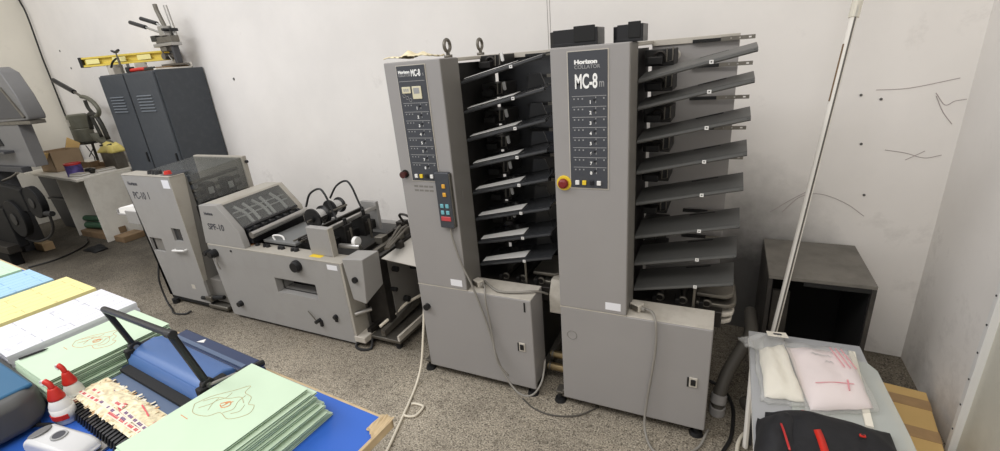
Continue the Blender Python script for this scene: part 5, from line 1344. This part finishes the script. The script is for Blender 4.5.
# cardboard
t = thing('cardboard_box', org(.74, 2.0, 0), 'flat tan cardboard box with brown tape on the floor by the right wall', 'box')
MB().hexa([(.60, 1.62, .001), (.815, 1.60, .001), (.893, 2.25, .001), (.66, 2.285, .001), (.60, 1.62, .10), (.815, 1.60, .10), (.893, 2.25, .10), (.66, 2.285, .10)]).build('carton', M['card_y'], t, .004)
for (v0, v1) in ((.80, .90), (.50, .60)):
    def cp_(u, v): return (.60 + .06 * v + u * (.215 + .018 * v), 1.62 + .665 * v - u * (.02 + .015 * v), .1005)
    a, b_, c_, d_ = cp_(.34, v0), cp_(1.0, v0), cp_(1.0, v1), cp_(.34, v1)
    MB().add([a, b_, c_, d_] + [(p[0], p[1], p[2] + .0012) for p in (a, b_, c_, d_)], [(3, 2, 1, 0), (4, 5, 6, 7), (0, 1, 5, 4), (1, 2, 6, 5), (2, 3, 7, 6), (3, 0, 4, 7)]).build('tape_band', M['tape'], t)
# pole
t = thing('pole', org(.238, 2.09, 0), 'tall white pole with dark groove leaning in front of the black box', 'pole')
pa, pb = Vector((.238, 2.09, 0)), Vector((.556, 2.697, 2.765))
q = MB(); q.tube([pa, pb], .0135, 12); q.build('shaft', M['pole'], t)
off = Vector((-.0, -.0128, .003)); q = MB(); q.tube([pa + off * 1.0 + Vector((.004, 0, .01)), pa + (pb - pa) * .62 + off + Vector((.004, 0, 0))], .0036, 6); q.build('groove', mat('pole_groove', rgb(96, 92, 86), .6), t)
q = MB(); q.tube([pa + (pb - pa) * .605, pa + (pb - pa) * .70], .019, 12); q.build('plastic_wrap', glassy('pole_wrap', (.9, .88, .8, 1), .5, .2), t)
q = MB(); q.tube([pa + (pb - pa) * .49 + Vector((-.013, -.008, 0)), pa + (pb - pa) * .57 + Vector((-.013, -.008, 0))], .003, 6); q.build('scratch', M['wood_d'], t)
# sheet metal panel standing against the right wall
t = thing('metal_sheet', org(.89, 1.5, 0), 'pale metal sheet with punched white edge standing at the right wall', 'sheet metal')
MB().box(.895, .905, .9, 1.93, .0, .95).build('sheet', M['panelmetal'], t)
fl = MB(); fl.box(.872, .905, 1.925, 1.95, 0.0, .95); f_ = fl.build('edge_flange', M['white'], t, .002)
for k in range(8):
    z = .06 + .115 * k
    MB().cyl((.870, 1.937, z), (.8725, 1.937, z), .004, 10).build('punched_hole', M['grey_dk'], f_)
MB().box(.868, .905, .9, 1.925, .0, .03).build('bottom_flange', M['white'], t, .002)
org()
# hoses and loose cables behind the right base
t = thing('vacuum_hose', org(.05, 2.0, 0), 'thick grey ribbed hose rising from the right tower toward the black box', 'hose')
def hose(pts, r_, nm):
    P_ = catmull(pts, 18); b = MB(); b.tube(P_, r_, 14)
    for i, p in enumerate(P_):
        if i % 2:
            for k in range(14):
                v = Vector(b.v[i * 14 + k]); b.v[i * 14 + k] = tuple(p + (v - p) * 1.12)
    b.build(nm, M['hose'], t, smooth=True)
hose([(.068, 1.93, .0 + .036), (.072, 1.95, .10), (.10, 2.02, .18), (.15, 2.10, .26), (.185, 2.18, .30), (.19, 2.40, .30)], .027, 'hose')
MB().cyl((.068, 1.93, .0), (.068, 1.93, .045), .034, 18).build('cuff', M['grey'], t, .003)
MB().cyl((.068, 1.93, .06), (.071, 1.945, .10), .034, 18).build('cuff', M['grey'], t, .003)
t = thing('vacuum_hose', org(.1, 2.1, 0), 'second ribbed hose lying on the floor under the acrylic sheets', 'hose')
hose([(.18, 1.99, .034), (.21, 2.02, .034), (.24, 2.05, .034), (.34, 2.03, .034)], .030, 'hose')
org()
cable('black_cable', [(.025, 2.12, .03), (.09, 2.09, .02), (.13, 2.0, .01), (.135, 1.90, .01), (.125, 1.78, .01), (.09, 1.66, .01), (.09, 1.5, .01)], .008, M['cable_k'], 'black cable looping on the floor right of the right base cabinet')
cable('cream_cable', [(.20, 1.86, .012), (.165, 1.80, .012), (.15, 1.72, .012), (.16, 1.62, .012), (.20, 1.56, .012)], .008, M['cable_w'], 'cream cable bend on the floor beside the low stand leg')
